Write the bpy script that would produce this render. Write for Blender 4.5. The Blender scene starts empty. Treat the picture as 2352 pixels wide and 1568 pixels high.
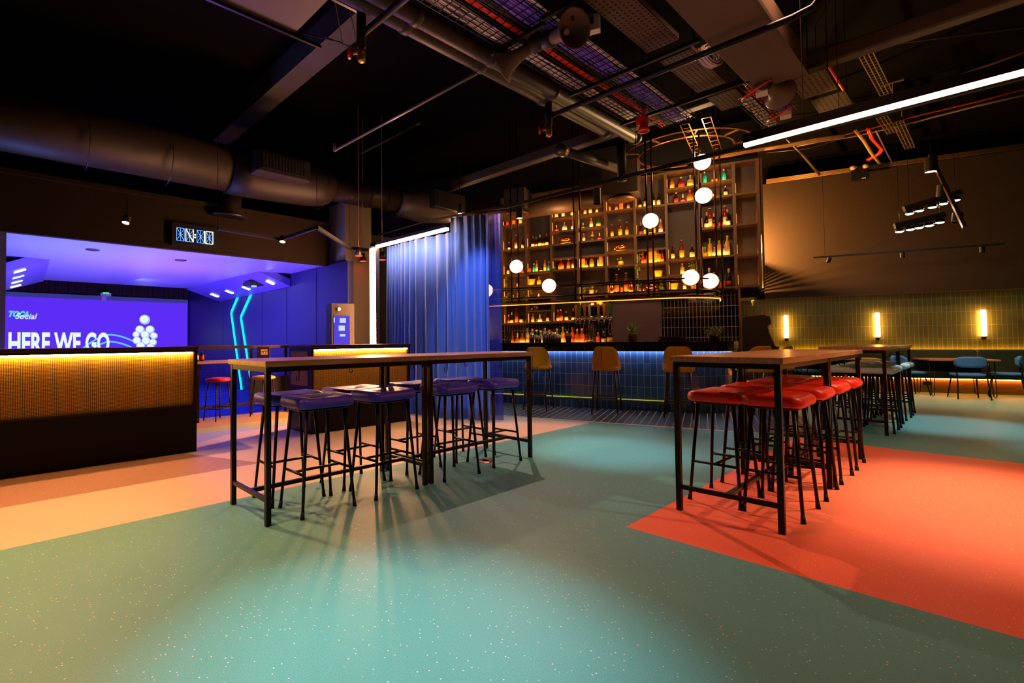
import bpy, bmesh, math, random
from mathutils import Vector, Matrix
random.seed(7)
C = bpy.context.scene.collection
SC = bpy.context.scene
PI = math.pi
rnd = random.uniform

# ---------------------------------------------------------------- camera model of the photograph
IW, IH = 2352, 1568
FPX, PITCH, ROLL, YAW = 1145.107, 0.02906964, -0.00897839, 0.85050257
PCX, PCY = -206.943, -33.517
EYE = Vector((0, 0, 1.2))
def _cam(x, y, z):
    c, s = math.cos(ROLL), math.sin(ROLL); x, z = c*x - s*z, s*x + c*z
    c, s = math.cos(PITCH), math.sin(PITCH); y, z = c*y - s*z, s*y + c*z
    sy, cy = math.sin(YAW), math.cos(YAW)
    return Vector((x*sy + y*cy, -x*cy + y*sy, z))
CR, CF, CU = _cam(1, 0, 0), _cam(0, 1, 0), _cam(0, 0, 1)
def ray(px, py): return CF + CR*((px - IW/2 - PCX)/FPX) - CU*((py - IH/2 - PCY)/FPX)
def at_z(px, py, z=0.0):
    d = ray(px, py); return EYE + d*((z - EYE.z)/d.z)
RA = YAW + 1.05546 - PI/2                        # the bar and the tiled wall stand at this angle to the tables
D4 = Vector((math.cos(RA), math.sin(RA), 0)); D3 = Vector((-math.sin(RA), math.cos(RA), 0))
def RM(u, v, z=0.0): return D4*u + D3*v + Vector((0, 0, z))
def at_u(px, py, u):
    d = ray(px, py); p = EYE + d*(u/(d.dot(D4)))
    return p.dot(D3), p.z
def at_y(px, py, y):
    d = ray(px, py); return EYE + d*(y/d.y)
def proj(p):
    v = Vector(p) - EYE; x, y, z = v.dot(CR), v.dot(CF), v.dot(CU)
    return IW/2 + PCX + FPX*x/y, IH/2 + PCY - FPX*z/y
def v_at(px, z, u):
    y = 700
    for _ in range(3):
        v, _z = at_u(px, y, u); y = proj(RM(u, v, z))[1]
    return v

# ---------------------------------------------------------------- materials
def lin(c):
    if isinstance(c, str):
        c = [int(c[i:i+2], 16)/255 for i in (0, 2, 4)]
        return tuple(x/12.92 if x <= .04045 else ((x+.055)/1.055)**2.4 for x in c)
    return tuple(c)
MATS = {}
def M(name, col='808080', rough=.5, metal=0, emis=None, es=0, spec=.5, bump=0, bscale=40, var=0, vscale=6, trans=0, alpha=1, sheen=0, coat=0, ior=1.45):
    if name in MATS: return MATS[name]
    m = bpy.data.materials.new(name); m.use_nodes = True
    nt = m.node_tree; b = nt.nodes['Principled BSDF']; I = b.inputs
    c = lin(col)
    I['Base Color'].default_value = (*c, 1); I['Roughness'].default_value = rough; I['Metallic'].default_value = metal
    I['Specular IOR Level'].default_value = spec; I['Transmission Weight'].default_value = trans; I['Alpha'].default_value = alpha
    I['Sheen Weight'].default_value = sheen; I['Coat Weight'].default_value = coat; I['IOR'].default_value = ior
    if emis is not None:
        I['Emission Color'].default_value = (*lin(emis), 1); I['Emission Strength'].default_value = es
    if var or bump:
        tc = nt.nodes.new('ShaderNodeTexCoord')
    if var:
        n = nt.nodes.new('ShaderNodeTexNoise'); n.inputs['Scale'].default_value = vscale; n.inputs['Detail'].default_value = 4
        r = nt.nodes.new('ShaderNodeMapRange'); r.inputs[1].default_value = .3; r.inputs[2].default_value = .7
        r.inputs[3].default_value = 1-var; r.inputs[4].default_value = 1+var
        mx = nt.nodes.new('ShaderNodeVectorMath'); mx.operation = 'SCALE'; mx.inputs[0].default_value = c
        nt.links.new(tc.outputs['Object'], n.inputs['Vector']); nt.links.new(n.outputs[0], r.inputs[0])
        nt.links.new(r.outputs[0], mx.inputs['Scale']); nt.links.new(mx.outputs[0], I['Base Color'])
    if bump:
        n = nt.nodes.new('ShaderNodeTexNoise'); n.inputs['Scale'].default_value = bscale; n.inputs['Detail'].default_value = 3
        bp = nt.nodes.new('ShaderNodeBump'); bp.inputs['Strength'].default_value = bump; bp.inputs['Distance'].default_value = .01
        nt.links.new(tc.outputs['Object'], n.inputs['Vector']); nt.links.new(n.outputs[0], bp.inputs['Height'])
        nt.links.new(bp.outputs[0], I['Normal'])
    MATS[name] = m
    return m
def L(m, a, b): m.node_tree.links.new(a, b)
def N(m, t): return m.node_tree.nodes.new('ShaderNode' + t)
def rubber(name, col, dens=1.0):
    m = M(name, col, .48, spec=.3)
    if m.get('done'): return m
    m['done'] = 1
    b = m.node_tree.nodes['Principled BSDF']; tc = N(m, 'TexCoord'); c = lin(col)
    vo = N(m, 'TexVoronoi'); vo.inputs['Scale'].default_value = 55
    lt = N(m, 'Math'); lt.operation = 'LESS_THAN'; lt.inputs[1].default_value = .17
    sp = N(m, 'SeparateColor'); gt = N(m, 'Math'); gt.operation = 'GREATER_THAN'; gt.inputs[1].default_value = .72
    mu = N(m, 'Math'); mu.operation = 'MULTIPLY'
    n = N(m, 'TexNoise'); n.inputs['Scale'].default_value = 260; n.inputs['Detail'].default_value = 2
    r = N(m, 'MapRange'); r.inputs[1].default_value = .35; r.inputs[2].default_value = .65; r.inputs[3].default_value = .8; r.inputs[4].default_value = 1.2
    n2 = N(m, 'TexNoise'); n2.inputs['Scale'].default_value = 1.3
    r2 = N(m, 'MapRange'); r2.inputs[3].default_value = .9; r2.inputs[4].default_value = 1.1
    m1 = N(m, 'Math'); m1.operation = 'MULTIPLY'
    sc = N(m, 'VectorMath'); sc.operation = 'SCALE'; sc.inputs[0].default_value = c
    mx = N(m, 'MixRGB'); mx.inputs[2].default_value = (.62, .6, .5, 1)
    for x in (vo, n, n2): L(m, tc.outputs['Object'], x.inputs['Vector'])
    L(m, vo.outputs['Distance'], lt.inputs[0]); L(m, vo.outputs['Color'], sp.inputs[0]); L(m, sp.outputs[0], gt.inputs[0])
    L(m, lt.outputs[0], mu.inputs[0]); L(m, gt.outputs[0], mu.inputs[1])
    L(m, n.outputs[0], r.inputs[0]); L(m, n2.outputs[0], r2.inputs[0]); L(m, r.outputs[0], m1.inputs[0]); L(m, r2.outputs[0], m1.inputs[1])
    L(m, m1.outputs[0], sc.inputs['Scale']); L(m, sc.outputs[0], mx.inputs[1]); L(m, mu.outputs[0], mx.inputs[0]); L(m, mx.outputs[0], b.inputs['Base Color'])
    return m
def tile(name, col, col2, mortar, bw, bh, msize=.004, rough=.15, offset=0.0, glaze=.25, gs=14, uv=True, metal=0, mrough=None):
    """tiles laid in metres on the UV map (arc length, height)"""
    if name in MATS: return MATS[name]
    m = M(name, col, rough, metal=metal); b = m.node_tree.nodes['Principled BSDF']
    u = N(m, 'UVMap'); br = N(m, 'TexBrick')
    br.offset = offset; br.offset_frequency = 2; br.squash = 1
    br.inputs['Scale'].default_value = 1; br.inputs['Brick Width'].default_value = bw; br.inputs['Row Height'].default_value = bh
    br.inputs['Mortar Size'].default_value = msize; br.inputs['Mortar Smooth'].default_value = .1; br.inputs['Bias'].default_value = 0
    br.inputs['Color1'].default_value = (*lin(col), 1); br.inputs['Color2'].default_value = (*lin(col2), 1); br.inputs['Mortar'].default_value = (*lin(mortar), 1)
    L(m, u.outputs[0], br.inputs['Vector']); L(m, br.outputs['Color'], b.inputs['Base Color'])
    inv = N(m, 'Math'); inv.operation = 'SUBTRACT'; inv.inputs[0].default_value = 1; L(m, br.outputs['Fac'], inv.inputs[1])
    n = N(m, 'TexNoise'); n.inputs['Scale'].default_value = gs; n.inputs['Detail'].default_value = 2; L(m, u.outputs[0], n.inputs['Vector'])
    ad = N(m, 'Math'); ad.operation = 'MULTIPLY_ADD'; ad.inputs[1].default_value = glaze; L(m, n.outputs[0], ad.inputs[0]); L(m, inv.outputs[0], ad.inputs[2])
    bp = N(m, 'Bump'); bp.inputs['Strength'].default_value = .6; bp.inputs['Distance'].default_value = .004
    L(m, ad.outputs[0], bp.inputs['Height']); L(m, bp.outputs[0], b.inputs['Normal'])
    r = N(m, 'MapRange'); r.inputs[3].default_value = rough; r.inputs[4].default_value = .8
    L(m, br.outputs['Fac'], r.inputs[0]); L(m, r.outputs[0], b.inputs['Roughness'])
    return m
def wood(name, c1, c2, rough=.35, scale=1.0, axis=0):
    if name in MATS: return MATS[name]
    m = M(name, c1, rough); b = m.node_tree.nodes['Principled BSDF']; tc = N(m, 'TexCoord'); mp = N(m, 'Mapping')
    s = [14*scale]*3; s[axis] = 1.1*scale; mp.inputs['Scale'].default_value = s
    n = N(m, 'TexNoise'); n.inputs['Scale'].default_value = 3; n.inputs['Detail'].default_value = 6; n.inputs['Distortion'].default_value = .6
    cr = N(m, 'ValToRGB'); cr.color_ramp.elements[0].position = .35; cr.color_ramp.elements[1].position = .7
    cr.color_ramp.elements[0].color = (*lin(c2), 1); cr.color_ramp.elements[1].color = (*lin(c1), 1)
    L(m, tc.outputs['Object'], mp.inputs['Vector']); L(m, mp.outputs[0], n.inputs['Vector']); L(m, n.outputs[0], cr.inputs[0]); L(m, cr.outputs[0], b.inputs['Base Color'])
    return m
def glow(name, col, es): return M(name, '000000', .6, emis=col, es=es, spec=0)
def terrazzo(name, col, chip, scale, thr):
    if name in MATS: return MATS[name]
    m = M(name, col, .22); b = m.node_tree.nodes['Principled BSDF']; tc = N(m, 'TexCoord')
    vo = N(m, 'TexVoronoi'); vo.inputs['Scale'].default_value = scale; lt = N(m, 'Math'); lt.operation = 'LESS_THAN'; lt.inputs[1].default_value = thr
    mx = N(m, 'MixRGB'); mx.inputs[1].default_value = (*lin(col), 1); mx.inputs[2].default_value = (*lin(chip), 1)
    L(m, tc.outputs['Object'], vo.inputs['Vector']); L(m, vo.outputs['Distance'], lt.inputs[0]); L(m, lt.outputs[0], mx.inputs[0]); L(m, mx.outputs[0], b.inputs['Base Color'])
    return m

# ---------------------------------------------------------------- mesh builder
class MB:
    def __init__(s): s.v = []; s.f = []; s.mi = []; s.uv = []
    def poly(s, pts, uv=None, mi=0):
        i = len(s.v); s.v += [tuple(p) for p in pts]; s.f.append(tuple(range(i, i+len(pts)))); s.mi.append(mi); s.uv.append(uv)
    def idx(s, vs, fs, mi=0, uvs=None):
        i = len(s.v); s.v += [tuple(p) for p in vs]
        for k, f in enumerate(fs): s.f.append(tuple(i+j for j in f)); s.mi.append(mi); s.uv.append(uvs[k] if uvs else None)
        return s
    def box(s, x0, x1, y0, y1, z0, z1, mi=0):
        return s.idx([(x0,y0,z0),(x1,y0,z0),(x1,y1,z0),(x0,y1,z0),(x0,y0,z1),(x1,y0,z1),(x1,y1,z1),(x0,y1,z1)],
              [(0,3,2,1),(4,5,6,7),(0,1,5,4),(1,2,6,5),(2,3,7,6),(3,0,4,7)], mi)
    def cb(s, cx, cy, cz, sx, sy, sz, mi=0): return s.box(cx-sx/2, cx+sx/2, cy-sy/2, cy+sy/2, cz-sz/2, cz+sz/2, mi)
    def tube(s, pts, r, n=8, mi=0, closed=False, cap=True):
        P = [Vector(p) for p in pts]; k = len(P)
        R = r if isinstance(r, (list, tuple)) else [r]*k
        T = []
        for i in range(k):
            a = P[i-1] if (i > 0 or closed) else P[i]; b = P[(i+1) % k] if (i < k-1 or closed) else P[i]
            t = b-a; T.append(t.normalized() if t.length > 1e-9 else Vector((0, 0, 1)))
        up = Vector((0, 0, 1)) if abs(T[0].z) < .9 else Vector((1, 0, 0))
        nrm = (up - T[0]*up.dot(T[0])).normalized(); vs = []
        for i in range(k):
            nrm = (nrm - T[i]*nrm.dot(T[i])).normalized(); bn = T[i].cross(nrm)
            for j in range(n):
                a = 2*PI*j/n; vs.append(P[i] + (nrm*math.cos(a) + bn*math.sin(a))*R[i])
        fs = []
        for i in range(k if closed else k-1):
            i2 = (i+1) % k
            for j in range(n): fs.append((i*n+j, i*n+(j+1) % n, i2*n+(j+1) % n, i2*n+j))
        if cap and not closed: fs.append(tuple(range(n-1, -1, -1))); fs.append(tuple((k-1)*n+j for j in range(n)))
        return s.idx(vs, fs, mi)
    def bar(s, a, b, w, h, mi=0, up=(0, 0, 1)):
        a, b = Vector(a), Vector(b); t = (b-a).normalized(); up = Vector(up)
        if abs(t.dot(up)) > .95: up = Vector((0, 1, 0))
        x = t.cross(up).normalized(); y = x.cross(t)
        vs = []
        for p in (a, b):
            for sx, sy in ((-1,-1),(1,-1),(1,1),(-1,1)): vs.append(p + x*sx*w/2 + y*sy*h/2)
        return s.idx(vs, [(0,1,2,3),(7,6,5,4),(0,4,5,1),(1,5,6,2),(2,6,7,3),(3,7,4,0)], mi)
    def lathe(s, prof, n=16, c=(0, 0, 0), axis=None, mi=0, sx=1, sy=1):
        c = Vector(c); az = Vector(axis).normalized() if axis else Vector((0, 0, 1))
        ax = az.orthogonal().normalized() if axis else Vector((1, 0, 0)); ay = az.cross(ax)
        vs = []; fs = []; k = len(prof)
        for r, z in prof:
            for j in range(n):
                a = 2*PI*j/n; vs.append(c + ax*(r*sx*math.cos(a)) + ay*(r*sy*math.sin(a)) + az*z)
        for i in range(k-1):
            for j in range(n): fs.append((i*n+j, i*n+(j+1) % n, (i+1)*n+(j+1) % n, (i+1)*n+j))
        if prof[0][0] > 1e-6: fs.append(tuple(range(n-1, -1, -1)))
        if prof[-1][0] > 1e-6: fs.append(tuple((k-1)*n+j for j in range(n)))
        return s.idx(vs, fs, mi)
    def prism(s, poly, z0, z1, mi=0):
        n = len(poly); vs = [(x, y, z0) for x, y in poly] + [(x, y, z1) for x, y in poly]
        fs = [tuple(range(n-1, -1, -1)), tuple(range(n, 2*n))] + [(i, (i+1) % n, n+(i+1) % n, n+i) for i in range(n)]
        return s.idx(vs, fs, mi)
    def prismv(s, poly, o, ax, ay, depth, mi=0):
        """extrude a 2-D outline (ax, ay) from o along ax x ay by depth"""
        o, ax, ay = Vector(o), Vector(ax), Vector(ay); d = ax.cross(ay).normalized()*depth; n = len(poly)
        p = [o + ax*x + ay*y for x, y in poly]; vs = p + [q + d for q in p]
        fs = [tuple(range(n-1, -1, -1)), tuple(range(n, 2*n))] + [(i, (i+1) % n, n+(i+1) % n, n+i) for i in range(n)]
        return s.idx(vs, fs, mi)
    def wallstrip(s, path, z0, z1, mi=0, closed=False):
        k = len(path); d = 0
        for i in range(k if closed else k-1):
            a, b = path[i], path[(i+1) % k]; l = math.hypot(b[0]-a[0], b[1]-a[1])
            s.poly([(a[0], a[1], z0), (b[0], b[1], z0), (b[0], b[1], z1), (a[0], a[1], z1)], [(d, z0), (d+l, z0), (d+l, z1), (d, z1)], mi); d += l
        return s
    def quad_uv(s, o, ax, ay, w, h, mi=0):
        o, ax, ay = Vector(o), Vector(ax), Vector(ay)
        s.poly([o, o+ax*w, o+ax*w+ay*h, o+ay*h], [(0, 0), (w, 0), (w, h), (0, h)], mi); return s
    def cushion(s, hx, hy, z0, z1, rc=.08, top=None, n=6, edge=.03, mi=0, cx=0, cy=0):
        def outline(ix):
            pts = []; r = max(rc-ix, .005)
            for qx, qy, a0 in ((1,1,0),(-1,1,90),(-1,-1,180),(1,-1,270)):
                for k in range(n+1):
                    a = math.radians(a0 + 90*k/n); pts.append((qx*(hx-ix-r) + r*math.cos(a), qy*(hy-ix-r) + r*math.sin(a)))
            return pts
        rings = []; h = z1-z0
        for ix, z in ((edge*1.1, z0), (edge*.3, z0+h*.12), (0, z0+h*.38), (edge*.15, z0+h*.65), (edge*.6, z0+h*.87), (edge*1.5, z1)):
            rings.append([(x, y, z + (top(x, y) if top and z > z0+h*.5 else 0)) for x, y in outline(ix)])
        base = outline(edge*1.5); m = len(base)
        for t in (.72, .45, .2): rings.append([(x*t, y*t, z1 + (top(x*t, y*t) if top else 0)) for x, y in base])
        vs = [(x+cx, y+cy, z) for r in rings for x, y, z in r]; vs.append((cx, cy, z1 + (top(0, 0) if top else 0)))
        fs = []
        for i in range(len(rings)-1):
            for j in range(m): fs.append((i*m+j, i*m+(j+1) % m, (i+1)*m+(j+1) % m, (i+1)*m+j))
        k = (len(rings)-1)*m
        for j in range(m): fs.append((k+j, k+(j+1) % m, len(vs)-1))
        fs.append(tuple(range(m-1, -1, -1)))
        return s.idx(vs, fs, mi)
    def xf(s, m4):
        s.v = [tuple(m4 @ Vector(p)) for p in s.v]; return s
    def mesh(s, name, mats, smooth=False, recalc=True):
        me = bpy.data.meshes.new(name); me.from_pydata(s.v, [], s.f)
        for m in (mats if isinstance(mats, (list, tuple)) else [mats]): me.materials.append(m)
        me.polygons.foreach_set('material_index', s.mi)
        if any(u is not None for u in s.uv):
            ul = me.uv_layers.new(name='UVMap'); k = 0
            for f, u in zip(s.f, s.uv):
                for j in range(len(f)): ul.data[k].uv = u[j] if u else (0, 0); k += 1
        if recalc:
            bm = bmesh.new(); bm.from_mesh(me); bmesh.ops.recalc_face_normals(bm, faces=bm.faces); bm.to_mesh(me); bm.free()
        if smooth: me.polygons.foreach_set('use_smooth', [True]*len(me.polygons))
        me.update(); return me
    def build(s, name, mats, parent=None, loc=None, rz=0, smooth=False, bevel=0, sub=0, angle=None, recalc=True):
        o = bpy.data.objects.new(name, s.mesh(name, mats, smooth or angle is not None, recalc)); C.objects.link(o)
        if parent: o.parent = parent
        if loc is not None: o.location = loc
        o.rotation_euler = (0, 0, rz)
        if bevel:
            b = o.modifiers.new('Bevel', 'BEVEL'); b.width = bevel; b.segments = 2; b.limit_method = 'ANGLE'; b.angle_limit = math.radians(40)
        if sub:
            b = o.modifiers.new('Sub', 'SUBSURF'); b.levels = sub; b.render_levels = sub
        if angle is not None:
            o.data.set_sharp_from_angle(angle=math.radians(angle))
        return o
def tag(o, label, cat=None, group=None, kind=None):
    o['label'] = label
    if cat: o['category'] = cat
    if group: o['group'] = group
    if kind: o['kind'] = kind
    return o
def thing(name, label, cat, loc=(0, 0, 0), rz=0, group=None):
    o = bpy.data.objects.new(name, None); C.objects.link(o); o.empty_display_size = .1
    o.location = loc; o.rotation_euler = (0, 0, rz)
    return tag(o, label, cat, group)
def struct(o): o['kind'] = 'structure'; return o
def kids(o): return [c for c in C.objects if c.parent is o]
def dup(root, loc, rz, label, group=None, recolor=None):
    r = root.copy(); C.objects.link(r); r.location = loc; r.rotation_euler = (0, 0, rz); r['label'] = label
    if group: r['group'] = group
    for ch in list(root.children):
        c = ch.copy(); C.objects.link(c); c.parent = r
        for g in list(ch.children):
            d = g.copy(); C.objects.link(d); d.parent = c
    return r
def text(name, body, size, mat, parent, loc, xdir, updir, sx=1.0, bold=0.0, align='LEFT', shear=0, ext=.0008):
    cu = bpy.data.curves.new('t', 'FONT'); cu.body = body; cu.size = size; cu.align_x = align; cu.offset = bold; cu.shear = shear; cu.extrude = ext; cu.resolution_u = 4
    t = bpy.data.objects.new('t', cu); C.objects.link(t)
    dg = bpy.context.evaluated_depsgraph_get(); me = bpy.data.meshes.new_from_object(t.evaluated_get(dg)); bpy.data.objects.remove(t)
    x, y = Vector(xdir).normalized(), Vector(updir).normalized(); z = x.cross(y)
    mt = Matrix(((x.x*sx, y.x, z.x, loc[0]), (x.y*sx, y.y, z.y, loc[1]), (x.z*sx, y.z, z.z, loc[2]), (0, 0, 0, 1)))
    me.transform(mt); me.materials.clear(); me.materials.append(mat); me.name = name
    o = bpy.data.objects.new(name, me); C.objects.link(o)
    if parent: o.parent = parent
    return o
def lamp(kind, loc, power, col=(1, 1, 1), aim=None, size=.05, cone=60, blend=.5, sy=None, name='lamp_or_fill_light'):
    d = bpy.data.lights.new(name, kind); d.energy = power; d.color = col
    if kind == 'AREA':
        d.size = size
        if sy: d.shape = 'RECTANGLE'; d.size_y = sy
    else: d.shadow_soft_size = size
    if kind == 'SPOT': d.spot_size = math.radians(cone); d.spot_blend = blend
    o = bpy.data.objects.new(name, d); C.objects.link(o); o.location = loc
    if aim is not None: o.rotation_euler = (Vector(aim)-Vector(loc)).to_track_quat('-Z', 'Y').to_euler()
    return o
ORD = ['first', 'second', 'third', 'fourth', 'fifth', 'sixth', 'seventh', 'eighth', 'ninth', 'tenth', 'eleventh', 'twelfth']

# ---------------------------------------------------------------- camera
cd = bpy.data.cameras.new('camera'); cam = bpy.data.objects.new('camera', cd); C.objects.link(cam); SC.camera = cam
cd.sensor_fit = 'HORIZONTAL'; cd.sensor_width = 36; cd.lens = FPX*36/IW
cd.shift_x = -PCX/IW; cd.shift_y = PCY/IW
cd.clip_start = .05; cd.clip_end = 100
cam.matrix_world = Matrix(((CR.x, CU.x, -CF.x, EYE.x), (CR.y, CU.y, -CF.y, EYE.y), (CR.z, CU.z, -CF.z, EYE.z), (0, 0, 0, 1)))
vs = SC.view_settings; vs.view_transform = 'Standard'; vs.look = 'None'; vs.exposure = 0.0; vs.gamma = 1; vs.use_curve_mapping = False
w = bpy.data.worlds.new('world'); SC.world = w; w.use_nodes = True
w.node_tree.nodes['Background'].inputs[0].default_value = (.01, .006, .004, 1); w.node_tree.nodes['Background'].inputs[1].default_value = .15
cy = SC.cycles
cy.use_denoising = True; cy.sample_clamp_indirect = 3; cy.sample_clamp_direct = 0; cy.caustics_reflective = False; cy.caustics_refractive = False
cy.max_bounces = 6; cy.diffuse_bounces = 3; cy.glossy_bounces = 3; cy.transmission_bounces = 4; cy.transparent_max_bounces = 12
# ================================================================ SETTING
BLK = M('black_paint', '14100e', .55); DK = M('dark_metal', '17110d', .38, .6); BLKM = M('black_steel', '1a120e', .35, .5)
SOOT = M('black_ceiling', '080606', .9, bump=.3, bscale=9, spec=.03)
teal = rubber('teal_rubber', '54999b'); pink = rubber('blush_rubber', 'cdb4a4'); rose = rubber('rose_rubber', 'a07a6e'); coral = rubber('coral_rubber', 'ec6c4c')
lav = rubber('lavender_rubber', '9aa0b8'); yel = rubber('ochre_rubber', 'b98a35'); cream = rubber('cream_rubber', 'c8c6b6'); turf = M('blue_turf', '0a2f9e', .9, bump=.6, bscale=300, var=.3, vscale=200)
lime = rubber('lime_rubber', 'a9a85a')
b = MB()
def rect(x0, y0, x1, y1, mi, z=0): b.poly([(x0, y0, z), (x1, y0, z), (x1, y1, z), (x0, y1, z)], None, mi)
# one continuous rubber floor, laid in rectangles that share their edges
CX0, CX1, CY0, CY1, LY = 3.11, 7.37, -4.5, 1.575, 3.86
rect(-4, -6, CX0, CY1, 0); rect(CX0, -6, CX1, CY0, 0); rect(CX0, CY0, CX1, CY1, 3); rect(CX1, -6, 19, CY1, 0)
rect(-4, CY1, 19, LY, 0); rect(-4, LY, 19, 4.85, 1)
b.poly([(-4, 4.85, 0), (2.1, 4.85, 0), (1.55, 6.1, 0), (-4, 6.1, 0)], None, 2)
b.poly([(2.1, 4.85, 0), (19, 4.85, 0), (19, 6.1, 0), (1.55, 6.1, 0)], None, 1)
b.poly([(-4, 6.1, 0), (1.55, 6.1, 0), (2.6, 6.75, 0), (-4, 6.75, 0)], None, 4); b.poly([(1.55, 6.1, 0), (19, 6.1, 0), (19, 6.75, 0), (2.6, 6.75, 0)], None, 1)
b.poly([(-4, 6.75, 0), (19, 6.75, 0), (19, 7.0, 0), (-4, 7.0, 0)], None, 4); b.poly([(-4, 7.0, 0), (19, 7.0, 0), (19, 7.9, 0), (-4, 7.25, 0)], None, 6)
b.poly([(-4, 7.25, 0), (19, 7.9, 0), (19, 8.38, 0), (-4, 8.38, 0)], None, 5)
rect(-4, 8.38, 19, 18.5, 7)
struct(b.build('floor', [teal, pink, rose, coral, lav, yel, lime, turf]))
struct(MB().box(-4, 19, -6, 18.5, 5.5, 5.6).build('ceiling', SOOT))
struct(MB().box(-4.1, -4, -6, 18.5, 0, 5.5).build('wall_left', SOOT))
struct(MB().box(-4, 19, -6.1, -6, 0, 5.5).build('wall_front', SOOT))

# tiled floor in front of the bar (grouted narrow tiles running towards the bar)
mat_t = tile('bar_floor_tile', '170e0f', '130c0d', 'b08a6c', .105, 2.0, .0062, .5, glaze=.1)
b = MB(); V0, V1 = -1.25, 6.6
b.poly([RM(7.62, V1, .004), RM(7.62, V0, .004), RM(11.0, V0, .004), RM(11.0, V1, .004)], [(0, 0), (V1-V0, 0), (V1-V0, 3.38), (0, 3.38)])
b2 = MB()
for p, q in ((RM(7.56, V1), RM(7.62, V0)), ): pass
struct(b.build('floor_tiles', mat_t))
b2 = MB(); b2.idx([RM(7.55, V1, 0), RM(7.55, V0, 0), RM(7.62, V0, 0), RM(7.62, V1, 0), RM(7.55, V1, .006), RM(7.55, V0, .006), RM(7.62, V0, .006), RM(7.62, V1, .006)],
       [(0,1,2,3),(4,5,6,7),(0,1,5,4),(1,2,6,5),(2,3,7,6),(3,0,4,7)])
struct(b2.build('trim_1', M('pale_trim', 'b7ab98', .5)))

# right wall: olive glazed tiles up to 2.17 m, a flush black panel above
gtile = tile('olive_tile', '6a6a44', '5f613f', '8f8658', .075, .29, .003, .09, glaze=1.1, gs=42)
b = MB(); b.quad_uv(RM(15.0, 1.2, 0), -D3, (0, 0, 1), 9.2, 2.17)
struct(b.build('wall_right', gtile, recalc=False))
b = MB(); b.idx([RM(14.8, -1.33, 2.17), RM(14.8, -8, 2.17), RM(15.1, -8, 2.17), RM(15.1, -1.33, 2.17), RM(14.8, -1.33, 5.0), RM(14.8, -8, 5.0), RM(15.1, -8, 5.0), RM(15.1, -1.33, 5.0)],
       [(0,3,2,1),(4,5,6,7),(0,1,5,4),(1,2,6,5),(2,3,7,6),(3,0,4,7)])
struct(b.build('wall_right_upper', M('brown_black_panel', '3a291c', .75, bump=.25, bscale=25)))
b = MB()
b.idx([RM(15.15, 8, 0), RM(15.15, -9, 0), RM(15.3, -9, 0), RM(15.3, 8, 0), RM(15.15, 8, 5.5), RM(15.15, -9, 5.5), RM(15.3, -9, 5.5), RM(15.3, 8, 5.5)],
      [(0,3,2,1),(4,5,6,7),(0,1,5,4),(1,2,6,5),(2,3,7,6),(3,0,4,7)])
struct(b.build('wall_right_outer', SOOT))
# wall behind the bar
ROOM = RA
navy = tile('navy_tile', '14121c', '1b1823', 'c2a184', .066, .205, .0035, .1, glaze=.5, gs=20)
b = MB()
b.quad_uv((11.45, 1.75, 0), (0, 1, 0), (0, 0, 1), 2.5, 1.7, 1)           # backsplash under the left bays
b.quad_uv((11.45, .76, 0), (0, 1, 0), (0, 0, 1), .99, 2.12, 0)             # plaster
b.quad_uv((11.44, -.6, 0), (0, 1, 0), (0, 0, 1), 1.36, 2.12, 1)
b.quad_uv((11.46, 4.2, 0), (0, 1, 0), (0, 0, 1), 3.0, 2.0, 2)
b.quad_uv((11.66, -.98, 2.0), (0, 1, 0), (0, 0, 1), 9.0, 3.5, 3)
b.quad_uv((11.47, 1.6, 0), (0, 1, 0), (0, 0, 1), 6.0, 2.1, 3)
struct(b.build('wall_back', [M('mauve_plaster', '6a5260', .7, bump=.15, bscale=12), navy, gtile, M('dark_board', '17120f', .8)], rz=ROOM, recalc=False))  # the wall above and behind the tiles is a plain dark board
struct(MB().box(11.38, 11.45, -.62, -.59, 0, 2.17).build('trim_2', M('brass_trim', 'a9774a', .35, .9), rz=ROOM))

# the screen bay on the left
plum = M('bay_paint', '4a4a86', .42); 
b = MB(); b.box(.1, .2, 8.45, 17.5, 0, 2.70); b.box(.1, .2, 14.4, 17.5, 2.7, 3.6); struct(b.build('wall_bay_left', plum))
b = MB(); b.box(5.0, 5.12, 7.75, 17.5, 0, 2.70); b.box(5.0, 5.12, 14.4, 17.5, 2.7, 3.6)
for y in (8.9, 10.2, 11.5, 12.8, 14.1): b.box(4.992, 5.0, y, y+.008, .3, 2.7)
struct(b.build('wall_bay_right', M('bay_side_paint', '20245c', .45)))
struct(MB().box(.1, 5.1, 8.5, 14.4, 2.70, 2.80).build('ceiling_bay', M('bay_ceiling', '7d83c8', .38)))
b = MB(); b.box(-4, 5.02, 8.42, 8.52, 2.68, 3.44); b.box(-4, 5.02, 8.36, 8.52, 3.44, 3.50)
struct(b.build('wall_header', M('header_brown', '1e1610', .8, spec=.1)))
struct(MB().box(-4, .1, 8.45, 8.55, 0, 2.68).build('wall_bay_front', BLK))
struct(MB().box(-4, 6.5, 17.5, 17.6, 0, 5.5).build('wall_bay_back', M('drape_black', '191214', .8, bump=.6, bscale=3)))
struct(MB().box(-4, 19, 18.4, 18.5, 0, 5.5).build('wall_far', SOOT))
# pillar beside the curtain
b = MB(); b.box(5.15, 5.75, 8.05, 8.65, 0, 3.9); struct(b.build('wall_pillar', M('pillar_paint', '8d7a68', .7)))
struct(MB().box(5.13, 9.2, 8.7, 8.8, 0, 3.5).build('wall_curtain_back', M('brown_wall', '241b15', .8)))
# ceiling beam
struct(MB().box(3.3, 3.62, -2, 12, 5.15, 5.5).build('beam', M('beam_grey', '332d29', .8)))

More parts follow.
